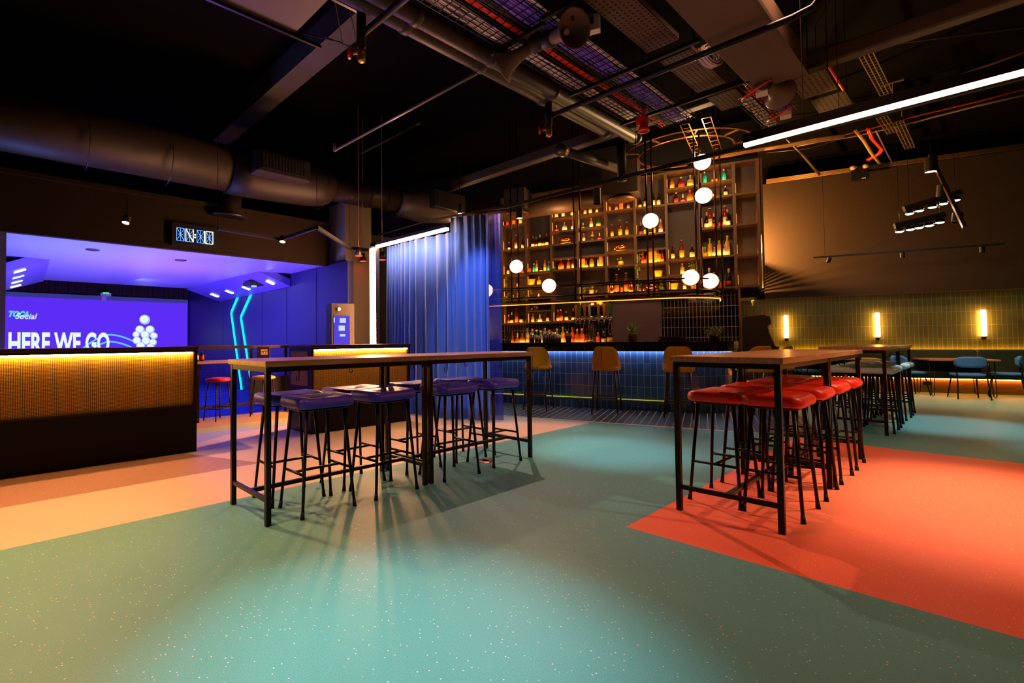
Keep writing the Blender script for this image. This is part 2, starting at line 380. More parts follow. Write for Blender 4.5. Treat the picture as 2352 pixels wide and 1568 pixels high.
# ================================================================ HIGH TABLES AND STOOLS
oak = wood('oak_top', 'b98a5c', '94673d', .3, 1, 0); ply = M('ply_edge', 'b07c50', .5, var=.15, vscale=30)
TH = 1.08
def hook(b, x, y, sx):
    pts = [(x, y, TH-.05), (x, y, TH-.13)] + [(x, y + sx*.02 - sx*.02*math.cos(a), TH-.13 - .02*math.sin(a)) for a in (.6, 1.2, 1.9, 2.5, PI)] + [(x, y+sx*.04, TH-.115)]
    b.tube(pts, .0035, 6)
def high_table():
    t = thing('high_table', '', 'table')
    MB().box(-.03, 1.41, -.035, .635, TH-.04, TH).build('tabletop', oak, t, bevel=.003)
    for x in (.0, 1.38):
        for y in (0, .6): MB().cb(x, y, (TH-.04)/2, .035, .035, TH-.04).build('leg', BLKM, t, bevel=.002)
    a = MB()
    for y in (0, .6): a.cb(.69, y, TH-.057, 1.38-.035, .03, .035)
    for x in (0, 1.38): a.cb(x, .3, TH-.057, .03, .6-.035, .035)
    a.build('apron', BLKM, t)
    s_ = MB()
    for x in (0, 1.38): s_.cb(x, .3, .165, .025, .565, .03)
    s_.cb(.69, .3, .165, 1.355, .03, .028)
    s_.build('stretcher', BLKM, t, bevel=.002)
    for x in (.25, 1.0):
        for y, q in ((.045, 1), (.555, -1)):
            h = MB(); hook(h, x, y, q); h.build('coat_hook', BLKM, t, smooth=True)
    return t
tb0 = high_table()
TBL = [((1.41, 3.155), 'oak high table over purple stools, nearer the gold mesh counters'), ((2.855, 3.155), 'oak high table over purple stools, nearer the blue curtain'),
       ((3.695, .875), 'oak high table over red stools, its end nearest the viewer'), ((5.14, .875), 'oak high table over red stools, the farther one of two'),
       ((8.285, .865), 'oak high table over pale grey stools, nearer the red stools'), ((9.73, .865), 'oak high table over pale grey stools, nearer the tiled wall')]
for i, ((x, y), lb) in enumerate(TBL):
    if i == 0: tb0.location = (x, y, 0); tb0['label'] = lb; tb0['group'] = 'oak topped high tables'
    else: dup(tb0, (x, y, 0), 0, lb, 'oak topped high tables')
SEATTOP = lambda x, y: .02*(x/.2)**2 - .024*math.exp(-((x/.05)**2 + (y/.05)**2)) - .006
def stool(mat, lab):
    t = thing('bar_stool', lab, 'stool')
    s_ = MB().cushion(.24, .19, .732, .806, .09, SEATTOP, edge=.03); st = s_.build('seat', mat, t, smooth=True, sub=1)
    MB().tube([(.02*math.cos(a), .02*math.sin(a), .779) for a in (0, 1.57, 3.14, 4.71)], .004, 5, closed=True).build('tuft_button', mat, st, smooth=True)
    MB().cushion(.2, .15, .72, .735, .07, edge=.004).build('seat_plate', BLKM, t)
    for sx in (-1, 1):
        for sy in (-1, 1):
            lg = MB().tube([(sx*.15, sy*.12, .728), (sx*.208, sy*.166, .03)], [.0135, .011], 8).build('leg', BLKM, t, smooth=True)
            MB().tube([(sx*.2065, sy*.165, .05), (sx*.211, sy*.168, 0)], [.0125, .016], 8).build('rubber_foot', M('rubber_foot', '0c0908', .7), lg, smooth=True)
    r = MB()
    for sx in (-1, 1): r.tube([(sx*.186, -.149, .285), (sx*.186, .149, .285)], .010, 8)
    r.tube([(-.186, 0, .285), (.186, 0, .285)], .010, 8)
    r.build('footrest', BLKM, t, smooth=True)
    return t
purple = M('purple_leather', '4a3acc', .38, spec=.55, bump=.05, bscale=120); redl = M('red_leather', 'e02a18', .36, spec=.5, bump=.05, bscale=120); pale = M('pale_leather', 'c8e4ea', .4, bump=.05, bscale=120)
def stools(mat, adj, spots, grp):
    s0 = None
    for (x, y, rz, lb) in spots:
        if s0 is None: s0 = stool(mat, lb); s0.location = (x, y, 0); s0.rotation_euler.z = rz; s0['group'] = grp
        else: dup(s0, (x, y, 0), rz, lb, grp)
R = [0, .03, -.04, .02, -.02, .04, 0, -.03]
nm = ['first', 'second', 'third', 'fourth']
sp = []
for k, (x, y) in enumerate(((1.845, 3.275), (2.45, 3.275), (3.18, 3.262), (3.838, 3.298))):
    sp.append((x, y, R[k], 'purple leather stool in the near row, %s from the left end' % nm[k]))
for k, (x, y) in enumerate(((1.80, 3.636), (2.40, 3.65), (3.08, 3.66), (3.72, 3.66))):
    sp.append((x, y, R[k+4], 'purple leather stool in the far row, %s from the left end' % nm[k]))
stools(purple, 0, sp, 'purple leather stools')
sp = []
for k, x in enumerate((4.205, 4.87, 5.487, 6.15)):
    sp.append((x, .998, R[k]*.5, 'red leather stool in the right row, %s from the near end' % nm[k]))
    sp.append((x, 1.35, R[k+4]*.5, 'red leather stool in the left row, %s from the near end' % nm[k]))
stools(redl, 0, sp, 'red leather stools')
sp = []
for k, x in enumerate((8.71, 9.32, 10.16, 10.88)):
    sp.append((x, .985, R[k], 'pale grey stool in the right row, %s from the near end' % nm[k]))
    sp.append((x, 1.345, R[k+4], 'pale grey stool in the left row, %s from the near end' % nm[k]))
stools(pale, 0, sp, 'pale grey leather stools')

# ================================================================ GOLD MESH COUNTERS
goldmesh = tile('gold_mesh', 'e0b034', 'cc9c28', '5a3c10', .017, .013, .003, .5, glaze=0)
LEDW = glow('orange_led', 'ffbe60', 95)
def counter(name, x0, x1, lab, y0=5.87, dep=.62, endpanel=None):
    t = thing(name, lab, 'counter', (x0, y0, 0)); W = x1-x0; H = 1.165
    MB().box(0, W, 0, dep, 0, .5).build('plinth', M('black_laminate', '0b0807', .45, spec=.2), t, bevel=.004)
    MB().box(-.01, W+.01, -.02, dep, H-.035, H).build('top_rail', M('bronze_rail', '4a3224', .35, .6), t, bevel=.003)
    f = MB(); f.box(0, .035, -.01, dep, .5, H-.035); f.box(W-.035, W, -.01, dep, .5, H-.035); f.box(.035, W-.035, -.01, .03, .5, .52); f.box(.035, W-.035, -.01, .01, H-.06, H-.035)
    f.build('frame', M('bronze_dark', '2a1b12', .4, .6), t)
    m = MB(); m.quad_uv((.035, .03, .52), (1, 0, 0), (0, 0, 1), W-.07, H-.555); m.build('mesh_panel', goldmesh, t, recalc=False)
    MB().box(.035, W-.035, .032, .06, .52, H-.04).build('backing_panel', M('dark_backing', '1c1208', .8), t)
    MB().box(.05, W-.05, -.004, .008, H-.078, H-.060).build('led_strip', LEDW, t)
    if endpanel:
        m = MB(); m.quad_uv((-.004, dep-.06, .62), (0, -1, 0), (0, 0, 1), dep-.14, .46); m.build('end_mesh', goldmesh, t, recalc=False)
    return t
counter('counter', -2.4, 1.795, 'long gold mesh counter with black base at the left edge')
counter('counter', 3.215, 4.895, 'shorter gold mesh counter with black base by the blue curtain', endpanel=1)
# ledge between the counters with a mesh balustrade
t = thing('ledge_table', 'narrow standing ledge with mesh balustrade and two round stools', 'table', (2.3, 7.95, 0)); 
MB().box(-.2, 2.1, -.05, .27, .885, .93).build('ledge_top', oak, t, bevel=.003)
f = MB(); f.box(-.2, 2.3, .25, .29, 1.11, 1.16); f.box(-.2, 2.3, .26, .29, .16, .21)
f.build('balustrade_rail', M('bronze_rail', '4a3224', .35, .6), t, bevel=.003)
for x in (-.16, 1.08, 1.7, 2.1): MB().box(x-.02, x+.02, .255, .285, 0, 1.11).build('post', BLKM, t)
MB().box(1.1, 2.3, .262, .28, .21, .62).build('kick_panel', M('black_laminate', '0b0807', .45, spec=.2), t)
m = MB()
for k in range(52): m.bar((-.14+k*.047, .272, .21), (-.14+k*.047, .272, 1.11), .003, .003)
for k in range(20): m.bar((-.14, .272, .22+k*.047), (2.3, .272, .22+k*.047), .003, .003)
m.build('wire_mesh', BLKM, t)
MB().box(.1, .16, -.02, .2, 0, .885).build('support_leg', BLKM, t); MB().box(-.2, .2, 0, .2, .80, .885).build('bracket', BLKM, t)
MB().cb(1.0, -1.05, .17, .03, .03, .0).v
def round_stool(loc, mat, lab):
    t = thing('round_stool', lab, 'stool', loc, .3, 'round topped stools by the ledge')
    MB().lathe([(0, .6), (.15, .6), (.185, .615), (.19, .635), (.17, .655), (.08, .665), (0, .665)], 24).build('seat', mat, t, smooth=True)
    for k in range(4):
        a = PI/4 + k*PI/2; c, s_ = math.cos(a), math.sin(a)
        MB().tube([(.14*c, .14*s_, .605), (.21*c, .21*s_, 0)], [.011, .009], 8).build('leg', BLKM, t, smooth=True)
    MB().tube([(.188*math.cos(k*PI/12), .188*math.sin(k*PI/12), .19) for k in range(24)], .008, 6, closed=True).build('foot_ring', BLKM, t, smooth=True)
round_stool((2.76, 8.0, 0), redl, 'round stool with red seat between the gold counters')
round_stool((3.46, 7.9, 0), M('yellow_leather', 'd99a1c', .4), 'round stool with yellow seat between the gold counters')
# things on the ledge
def pump(loc, lab, lc, wr=None):
    t = thing('pump_bottle', lab, 'bottle', loc, -.75)
    MB().lathe([(.034, 0), (.036, .005), (.036, .095), (.024, .115), (.011, .125), (.011, .14)], 18).build('bottle', M('dark_plastic', '1c0d0c', .25), t, smooth=True)
    MB().lathe([(.0365, .02), (.0365, .085)], 18).build('paper_label', lc, t, smooth=True)
    p = MB().lathe([(.013, .135), (.013, .155), (.004, .157), (.004, .18)], 10); p.tube([(.0, 0, .18), (-.035, 0, .178)], .005, 6); p.build('pump_head', BLK, t, smooth=True)
    if wr:
        text('lettering', wr[0], .02, BLK, t, (-.018, -.0372, .06), (1, 0, 0), (0, 0, 1), .55, .0004); text('lettering', wr[1], .03, BLK, t, (-.018, -.0372, .03), (1, 0, 0), (0, 0, 1), .5, .0006)
pump((2.52, 8.02, .93), 'dark pump bottle with red label on the ledge', M('red_label', 'd02a22', .5))
pump((2.435, 8.0, .93), 'dark bottle with cream label beside the left counter end', M('cream_label', 'd9b9a6', .6), ('UPS', 'NIC'))
t = thing('guide_booklet', 'black guide booklet standing on the ledge', 'booklet', (3.42, 8.06, .93), -.2)
MB().box(0, .2, 0, .02, 0, .2).build('cover', M('booklet_black', '0c0706', .4), t, bevel=.002); MB().box(.2, .206, -.002, .022, 0, .2).build('spine', M('spine_rose', '7a4a44', .4), t)
GW = M('booklet_print', 'd9a488', .6)
text('title', 'AN IDIOTS', .036, GW, t, (.055, -.0012, .135), (1, 0, 0), (0, 0, 1), .62, .001); text('title', 'GUIDE', .066, GW, t, (.055, -.0012, .075), (1, 0, 0), (0, 0, 1), .58, .002)
g = MB(); g.lathe([(.004, -.001), (.004, .001)], 8, (.02, -.001, .06), (0, 1, 0)); g.lathe([(.004, -.001), (.004, .001)], 8, (.02, -.001, .13), (0, 1, 0)); g.build('rivet', GW, t)

# ================================================================ SCREEN BAY CONTENTS
t = thing('projection_screen', 'wide purple screen reading HERE WE GO', 'screen', (.3, 17.2, 0))
scr = glow('screen_purple', '5a2cf0', 1.05)
MB().box(0, 4.66, 0, .03, .01, 2.5).build('screen_face', scr, t); MB().box(0, 4.66, -.012, .03, 2.5, 2.62).build('screen_border', glow('screen_edge', '4a48b8', .55), t)
SW = glow('screen_white', 'd9ecf2', 1.15); ST = glow('screen_teal', '58c8e8', 1.1)
def scx(px, py): p = at_y(px, py, 17.18); return p.x-.3, p.z
x0, z0 = scx(19, 795); x1, z1 = scx(252, 763); hgt = (z1-scx(19, 840)[1])
cap = .72
o = text('headline', 'HERE WE GO', 1.0, SW, t, (0, 0, 0), (1, 0, 0), (0, 0, 1), 1, .035); 
xs = [v.co.x for v in o.data.vertices]; zs = [v.co.z for v in o.data.vertices]
th_ = .62; sx = (x1-x0)/(max(xs)-min(xs)); sz = th_/(max(zs)-min(zs))
for v in o.data.vertices: v.co = ((v.co.x-min(xs))*sx + x0, -.006 + v.co.y*.5, (v.co.z-min(zs))*sz + z1 - th_)
x0, z0 = scx(20, 726); x1, _ = scx(66, 717)
o = text('logo', 'TOCA', 1.0, ST, t, (0, 0, 0), (1, 0, 0), (0, 0, 1), 1, .07, shear=.35)
xs = [v.co.x for v in o.data.vertices]; zs = [v.co.z for v in o.data.vertices]; sx = (x1-x0)/(max(xs)-min(xs))
for v in o.data.vertices: v.co = ((v.co.x-min(xs))*sx + x0, -.006, (v.co.z-min(zs))*.2 + z0 - .02)
xa, za = scx(35, 732); xb, _ = scx(86, 717)
o = text('logo', 'Social', 1.0, SW, t, (0, 0, 0), (1, 0, 0), (0, 0, 1), 1, .012, shear=.3)
xs = [v.co.x for v in o.data.vertices]; zs = [v.co.z for v in o.data.vertices]; sx = (xb-xa)/(max(xs)-min(xs))
for v in o.data.vertices: v.co = ((v.co.x-min(xs))*sx + xa, -.009, (v.co.z-min(zs))*.22 + za)
b = MB()
for i, (px, py, rp) in enumerate(((333, 734, 14), (322, 757, 12), (345, 757, 12), (313, 768, 9), (334, 769, 12), (354, 771, 10), (315, 782, 11), (336, 783, 12), (352, 786, 10), (324, 795, 12), (346, 798, 11))):
    x, z = scx(px, py); r = rp*.0108
    b.lathe([(0, 0), (r, 0), (r, .001), (0, .001)], 24, (x, -.004-.0006*i, z), (0, 1, 0), mi=0)
    b.lathe([(0, 0), (r*.8, 0), (r*.8, .001), (0, .001)], 24, (x-r*.1, -.0042-.0006*i-.0003, z+r*.12), (0, 1, 0), mi=1)
b.build('ball_graphic', [glow('ball_edge', 'a9b2f2', 1.0), SW], t)
b = MB()
for k, (c, q) in enumerate((((255, 768), (303, 783)), ((255, 784), (303, 800)))):
    pts = []
    for i in range(13):
        u = i/12; px = 190 + 115*u; py = c[1] + 42*(max(0, .55-u))**1.6*2 + 60*max(0, u-.5)**2; x, z = scx(px, py); pts.append((x, -.003, z))
    for i in range(12): b.bar(pts[i], pts[i+1], .004, .045)
b.build('swoosh', ST, t)
# blackout drape with exit box over the screen
b = MB(); pts = []
for k in range(161): pts.append((.2+k*.03, 17.36+.035*math.sin(k*1.25)+.02*math.sin(k*.41)))
b.wallstrip(pts, 2.3, 3.5); tag(b.build('valance', M('valance_brown', '2e1f22', .85), smooth=True), 'black pleated valance hanging above the purple screen', 'curtain')
t = thing('exit_light', 'small emergency light glowing green above the screen', 'light', (*at_y(243, 676, 16.9).xy, 0)); p = at_y(243, 668, 16.9)
MB().tube([(0, 0, 2.69), (0, 0, 5.5)], .006, 5).build('hanger_rod', DK, t); MB().cb(0, 0, 2.64, .26, .08, .1).build('housing', M('pale_plastic', 'b9b4d8', .5), t); MB().cb(-.05, -.01, 2.53, .12, .06, .14).build('bracket', M('pale_plastic', 'b9b4d8', .5), t)
MB().cb(0, -.042, 2.685, .14, .012, .02).build('lamp', glow('exit_green', '20ff40', 6), t)
# neon chevrons on the right bay wall
NEO = glow('neon_cyan', '10c8f0', 2.3)
def chev(name, pts, lab):
    b = MB(); P = []
    for px, py in pts:
        d = ray(px, py); q = EYE + d*((4.985)/d.x); P.append((4.985, q.y, q.z))
    for i in range(len(P)-1): b.bar(P[i], P[i+1], .08, .02, up=(1, 0, 0))
    tag(b.build(name, NEO), lab, 'neon sign', 'cyan chevron neon lines')
chev('neon_line', ((557, 656), (531, 718), (555, 895)), 'cyan zigzag neon line on the blue wall, nearer the screen')
chev('neon_line', ((589, 648), (553, 728), (578, 884)), 'cyan zigzag neon line on the blue wall, farther from the screen')
# angled lamp boxes under the bay ceiling
SPW = glow('bay_spot_white', 'dff0ff', 9)
def bay_box(name, lab, p4, side, lights, proj_=None):
    t = thing(name, lab, 'light fitting')
    b = MB(); b.idx(p4 + [(x, y, z+.16) for x, y, z in p4], [(0,1,2,3),(4,5,6,7),(0,1,5,4),(1,2,6,5),(2,3,7,6),(3,0,4,7)]); b.build('housing', M('bay_box', '5a50b0', .45), t)
    for f_, g_ in lights:
        a = Vector(p4[0]).lerp(Vector(p4[3]), f_); c = Vector(p4[1]).lerp(Vector(p4[2]), f_); q = a.lerp(c, g_); e = a.lerp(c, g_+.22)
        o = MB().bar(q - Vector((0, 0, .012)), e - Vector((0, 0, .012)), .13, .02, up=(0, 0, 1)).build('lamp', SPW, t)
    if proj_:
        a = Vector(p4[0]).lerp(Vector(p4[3]), proj_); c = Vector(p4[1]).lerp(Vector(p4[2]), proj_); q = a.lerp(c, .55)
        o = MB().cb(q.x, q.y, q.z-.03, .34, .42, .08).build('projector', BLK, t); MB().lathe([(.0, 0), (.06, 0), (.06, .03), (0, .03)], 16, (q.x-.02, q.y-.05, q.z-.10)).build('lens', glow('projector_lens', 'a8b8ff', 1.2), o)
bay_box('lamp_box', 'slanted lamp box with projector by the cyan neon lines', [(4.98, 10.0, 2.42), (4.3, 10.1, 2.70), (4.1, 14.3, 2.66), (4.98, 14.3, 2.37)], 1, ((.08, .3), (.38, .3), (.62, .3), (.86, .3)), .22)
bay_box('lamp_box', 'slanted lamp box with four lamps at the far left', [(.22, 10.8, 2.40), (.85, 10.9, 2.70), (1.0, 14.3, 2.66), (.22, 14.3, 2.36)], 1, ((.1, .25), (.35, .25), (.6, .25), (.85, .25)))
for (px, py), lab, on in (((415, 597), 'recessed white downlight in the blue bay ceiling', 1), ((213, 573), 'unlit round sensor in the blue bay ceiling', 0)):
    p = at_z(px, py, 2.7); t = thing('downlight', lab, 'light', (p.x, p.y, 2.7)); MB().lathe([(.09, -.012), (.10, 0), (.06, 0), (.06, -.004)], 20).build('trim_ring', BLK, t, smooth=True)
    MB().lathe([(0, -.008), (.075, -.008)], 20).build('lens', SPW if on else BLK, t)

# scoreboard on the header
t = thing('segment_display', 'lit segment display sign on the brown header reading N:0', 'sign', (2.27, 8.40, 0))
ax = at_y(411, 520, 8.38); bx = at_y(489, 562, 8.38); zc = (ax.z+bx.z)/2+.0
MB().box(-.09, .62, -.03, .02, zc-.19, zc+.17).build('housing', M('sign_black', '0c0b08', .4), t)
dim = glow('segment_blue', '5a86f0', 3); brt = glow('segment_white', 'e6f7d6', 4.5)
segs, hot = MB(), MB(); cw, ch, st = .112, .2, .014
def segd(cx, lit):
    z0, z1 = zc-ch/2-.01, zc+ch/2-.01; x0, x1 = cx-cw/2, cx+cw/2; xm, zm = cx, (z0+z1)/2
    S = dict(l=((x0, z0), (x0, z1)), r=((x1, z0), (x1, z1)), t=((x0, z1), (x1, z1)), b=((x0, z0), (x1, z0)), v=((xm, z0), (xm, z1)), h=((x0+.02, zm), (x1-.02, zm)), d=((x0, z1), (x1, z0)), e=((x0, z0), (x1, z1)))
    for k, (p, q) in S.items():
        (hot if k in lit else segs).bar((p[0], -.034 - (.004 if k in lit else 0), p[1]), (q[0], -.034 - (.004 if k in lit else 0), q[1]), .004, st*(1.5 if k in lit else .8), up=(0, 1, 0))
segd(.03, ''); segd(.165, 'lrd'); segd(.335, 'r'); segd(.47, 'lrtb')
for dz in (-.02, .02): hot.cb(.25, -.036, zc+dz-.01, .02, .006, .018)
segs.build('dim_segments', dim, t); hot.build('lit_segments', brt, t)

# ticket kiosk
t = thing('kiosk', 'tall grey touch screen kiosk beside the pillar', 'kiosk', (4.53, 7.55, 0), -.28)
MB().box(0, .42, 0, .36, 0, 1.88).build('cabinet', M('kiosk_grey', '2a2521', .5, spec=.2), t, bevel=.008)
k = MB().box(.04, .33, -.006, .01, .95, 1.66)
k_n = len(k.f); k.box(.15, .26, -.009, -.006, 1.54, 1.62); k.box(.13, .24, -.009, -.006, 1.40, 1.49); k.box(.15, .25, -.009, -.006, 1.30, 1.34); k.box(.04, .06, -.009, -.006, 1.54, 1.63)
k.mi = [0]*k_n + [1]*(len(k.f)-k_n); k.build('screen', [glow('kiosk_screen', '5a48e0', .95), glow('kiosk_white', 'c8dcf4', 1.0)], t)
k = MB()
for r in (.04, .06, .08, .1): k.tube([(.33-r*math.cos(a), -.008, 1.02+r*math.sin(a)) for a in [i*PI/12 for i in range(7)]], .004, 4)
k.build('screen_rings', glow('kiosk_teal', '70c0d8', 1.0), t)
k = MB().lathe([(.012, 0), (.03, 0), (.03, .035), (.012, .035)], 16, (.13, -.035, 1.775), (0, 1, 0)); k.build('camera_ring', M('ring_pale', 'd8b8c0', .4), t, smooth=True)
# ================================================================ CURTAIN AND ITS LIGHT FRAME
velvet = M('blue_velvet', '3a6af0', .7, sheen=.5, bump=.1, bscale=60)
def curtain(name, path, z1, lab, mat, amp=.05, wl=.13, z0=.02, seed=1):
    rr = random.Random(seed); P = [Vector((x, y, 0)) for x, y in path]; pts = []; d = 0
    seg = [(P[i+1]-P[i]).length for i in range(len(P)-1)]; tot = sum(seg); n = int(tot/.012)
    ph = 0
    cols = []
    for k in range(n+1):
        s_ = tot*k/n; i = 0; a = s_
        while i < len(seg)-1 and a > seg[i]: a -= seg[i]; i += 1
        p = P[i].lerp(P[i+1], a/seg[i]); t = (P[i+1]-P[i]).normalized(); nn = Vector((-t.y, t.x, 0))
        ph += 2*PI*(.012/wl)*(1+.5*math.sin(s_*3.1+seed)); cols.append((p, nn, ph, s_))
    rows = [(0, 1.25), (.06, 1.1), (.3, 1), (.7, .85), (1, .6)]; vs = []
    for hz, am in rows:
        for p, nn, f_, s_ in cols:
            z = z0 + (z1-z0)*hz; o = math.sin(f_)*amp*am + .012*math.sin(f_*2.3+hz*4)*am + (.03*math.sin(s_*7) if hz < .1 else 0)
            q = p + nn*o; vs.append((q.x, q.y, z))
    m = n+1; fs = [(i*m+j, i*m+j+1, (i+1)*m+j+1, (i+1)*m+j) for i in range(len(rows)-1) for j in range(n)]
    o = MB().idx(vs, fs).build(name, mat, smooth=True, recalc=False); s_ = o.modifiers.new('Solid', 'SOLIDIFY'); s_.thickness = .004
    return tag(o, lab, 'curtain')
curtain('curtain', [(5.36, 7.05), (5.29, 6.2), (5.36, 5.5), (5.42, 5.33)], 2.87, 'long blue velvet curtain hanging under the white light strip', velvet, .05)
curtain('curtain', [(5.36, 5.42), (5.50, 5.15), (5.66, 4.92)], 3.10, 'blue curtain fold at the bar end, right of the light strip', velvet, .035, .1, seed=5)
sheer = M('sheer_blue', '2436c0', .6, alpha=.45)
curtain('sheer_curtain', [(5.62, 5.0), (5.78, 4.78)], 3.10, 'sheer blue curtain edge against the bar shelves', sheer, .015, .12, seed=3)
WL = glow('warm_white_led', 'ffcb92', 62)
t = thing('light_frame', 'white LED light strip frame around the blue curtain', 'light', (5.10, 5.22, 0))
MB().box(-.03, .03, 0, 1.9, 2.87, 2.92).build('channel', M('alu', '6a655f', .4, .8), t); MB().box(-.028, .028, .0, 1.88, 2.83, 2.868).build('led_tube', WL, t)
MB().box(-.03, .05, 1.755, 1.93, .05, 2.92).build('upright_channel', M('alu', '6a655f', .4, .8), t); MB().box(-.04, -.031, 1.77, 1.90, .1, 2.83).build('upright_led', glow('upright_glow', 'ffb07a', 280), t); MB().box(-.03, .02, 1.931, 1.936, .1, 2.83).build('pillar_fill', glow('pillar_fill_glow', 'ffbe7c', 11), t)  # upright channel shaped to shade the curtain; side plate added to light the pillar
tag(MB().tube([(5.75, 4.6, 3.13), (5.45, 5.25, 3.13), (5.32, 6.0, 3.13), (5.34, 7.3, 3.13)], .015, 8).build('curtain_rail', BLKM), 'black curved curtain rail above the blue curtain', 'rail')

# ================================================================ BAR
def bar_path(off, v1=6.4, ue=10.7, n=14):
    """front face path in (u, v), offset outwards"""
    r = .75; pts = [(9.15-off, v1)]
    for k in range(n+1):
        a = PI + (PI/2)*k/n; pts.append((9.9 + (r+off)*math.cos(a), .35 + (r+off)*math.sin(a)))
    pts.append((ue, .35-r-off)); return pts
btile = tile('bar_blue_tile', '3a5688', '2f4874', '8e8a80', .1, .2, .003, .14, glaze=.6, gs=9)
t = thing('bar_counter', 'curved bar with blue glazed tiles and black terrazzo top', 'counter', (0, 0, 0), ROOM)
b = MB(); b.wallstrip(bar_path(0), .0, 1.035); b.build('tiled_front', btile, t, recalc=False)
def closed(off, inn): return bar_path(off) + list(reversed([(u, v) for u, v in bar_path(-inn, ue=10.7)]))
MB().prism(closed(.10, .62), 1.035, 1.16).prism(closed(.10, -.08), 1.0, 1.035).build('worktop', terrazzo('black_terrazzo', '0c0807', 'd8c8b0', 16, .09), t, bevel=.006)
pw = bar_path(.03); b = MB()
for i in range(len(pw)-1): b.bar((*pw[i], 1.024), (*pw[i+1], 1.024), .025, .014)
b.build('led_strip', glow('cool_led', 'c8dcff', 42), t)
fr = bar_path(.2); b = MB().tube([(u, v, .185) for u, v in fr], .018, 8); b.build('foot_rail', M('brass', 'a58a3a', .3, .9), t, smooth=True)
b = MB().tube([(u, v, .204) for u, v in bar_path(.192)], .004, 6); b.build('rail_light', glow('green_led', 'b4d84a', 1.2), t)
for v in (5.2, 4.4, 3.6, 2.6, 1.95, 1.3, .65): MB().bar((9.15, v, .12), (8.95, v, .12), .02, .02).bar((8.955, v, .12), (8.955, v, .18), .02, .02).bar((9.0, v, .12), (9.0, v, 0), .02, .02).build('rail_bracket', M('green_bracket', '1f4a2a', .4, .5), t)
MB().box(10.0, 10.68, -.38, 6.4, 0, .1).build('plinth', BLK, t)
# back counter
t = thing('back_counter', 'dark back counter below the bottle shelves', 'counter', (0, 0, 0), ROOM)
MB().box(10.75, 11.42, -.5, 6.3, 0, 1.05).build('cabinet', M('black_laminate', '0b0807', .45, spec=.2), t); MB().box(10.735, 10.745, 1.85, 4.1, 1.09, 1.103).build('lip', BLK, t); MB().box(10.746, 10.756, 1.86, 4.09, 1.091, 1.099).build('led_strip', glow('added_bottle_glow', 'ffae50', 130), t)  # glowing strip added behind a small lip to brighten the counter bottles
MB().box(10.72, 11.43, -.52, 6.32, 1.05, 1.09).build('worktop', terrazzo('black_terrazzo', '0c0807', 'd8c8b0', 16, .09), t)

# bar chairs
mus = M('mustard_leather', 'd08a0c', .6, spec=.25, bump=.08, bscale=90); walnut = M('dark_walnut', '3a2016', .4)
def bar_chair(loc, rz, lab):
    t = thing('bar_chair', lab, 'chair', loc, rz, 'mustard bar chairs')
    MB().cushion(.215, .21, .69, .775, .1, edge=.025).build('seat', mus, t, smooth=True, sub=1)
    b = MB(); n = 22; rows = 7; th = .035; vs = []
    for side in (0, 1):
        for i in range(rows):
            for k in range(n+1):
                a = math.radians(180 - 105 + 210*k/n); f_ = abs(k/n-.5)*2
                ztop = 1.09 - .22*max(0, (f_-.35)/.65)**1.6; z = .715 + (ztop-.715)*i/(rows-1)
                r = .225 - .02*(i/(rows-1))**2 - (th if side else 0)
                if i == rows-1: r += (-.008 if not side else .008)
                vs.append((r*1.02*math.cos(a), r*math.sin(a), z))
    m = n+1; F = rows*m; fs = []
    for i in range(rows-1):
        for k in range(n): fs += [(i*m+k, i*m+k+1, (i+1)*m+k+1, (i+1)*m+k), (F+i*m+k, F+(i+1)*m+k, F+(i+1)*m+k+1, F+i*m+k+1)]
    for k in range(n):
        i = rows-1; fs.append((i*m+k, i*m+k+1, F+i*m+k+1, F+i*m+k)); fs.append((k, F+k, F+k+1, k+1))
    for i in range(rows-1):
        fs.append((i*m, (i+1)*m, F+(i+1)*m, F+i*m)); fs.append((i*m+n, F+i*m+n, F+(i+1)*m+n, (i+1)*m+n))
    b.idx(vs, fs); bk = b.build('backrest', mus, t, smooth=True, sub=1)
    MB().tube([(-.234*math.cos(a), .23*math.sin(a), z) for a, z in ((.12, .73), (.12, .9), (.12, 1.05))], .004, 5).build('seam', M('mustard_seam', '8a5210', .6), bk)
    for sx in (-1, 1):
        for sy in (-1, 1): MB().tube([(sx*.15, sy*.15, .70), (sx*.235, sy*.2, 0)], [.019, .011], 8).build('leg', walnut, t, smooth=True)
    r = MB(); z = .26
    for sy in (-1, 1): r.bar((-.2, sy*.18, z+.02), (.2, sy*.18, z+.02), .014, .02)
    for sx in (-1, 1): r.bar((sx*.2, -.18, z), (sx*.2, .18, z), .014, .02)
    r.build('footrest', walnut, t)
    return t
cw0 = bar_chair(RM(8.66, 2.56), ROOM, 'mustard bar chair behind the right end of the left oak table')
for u, v, a, lb in ((8.66, 1.42, 0, 'mustard bar chair alone between the oak tables, facing the bar'), (8.66, .36, 0, 'mustard bar chair partly behind the near left leg of the right oak table'),
                    (9.05, -.66, .75, 'mustard bar chair at the curved bar end, mostly behind the right oak table'), (9.75, -1.0, 1.4, 'mustard bar chair in front of the arcade cabinet, only its top seen')):
    dup(cw0, RM(u, v), ROOM+a, lb)

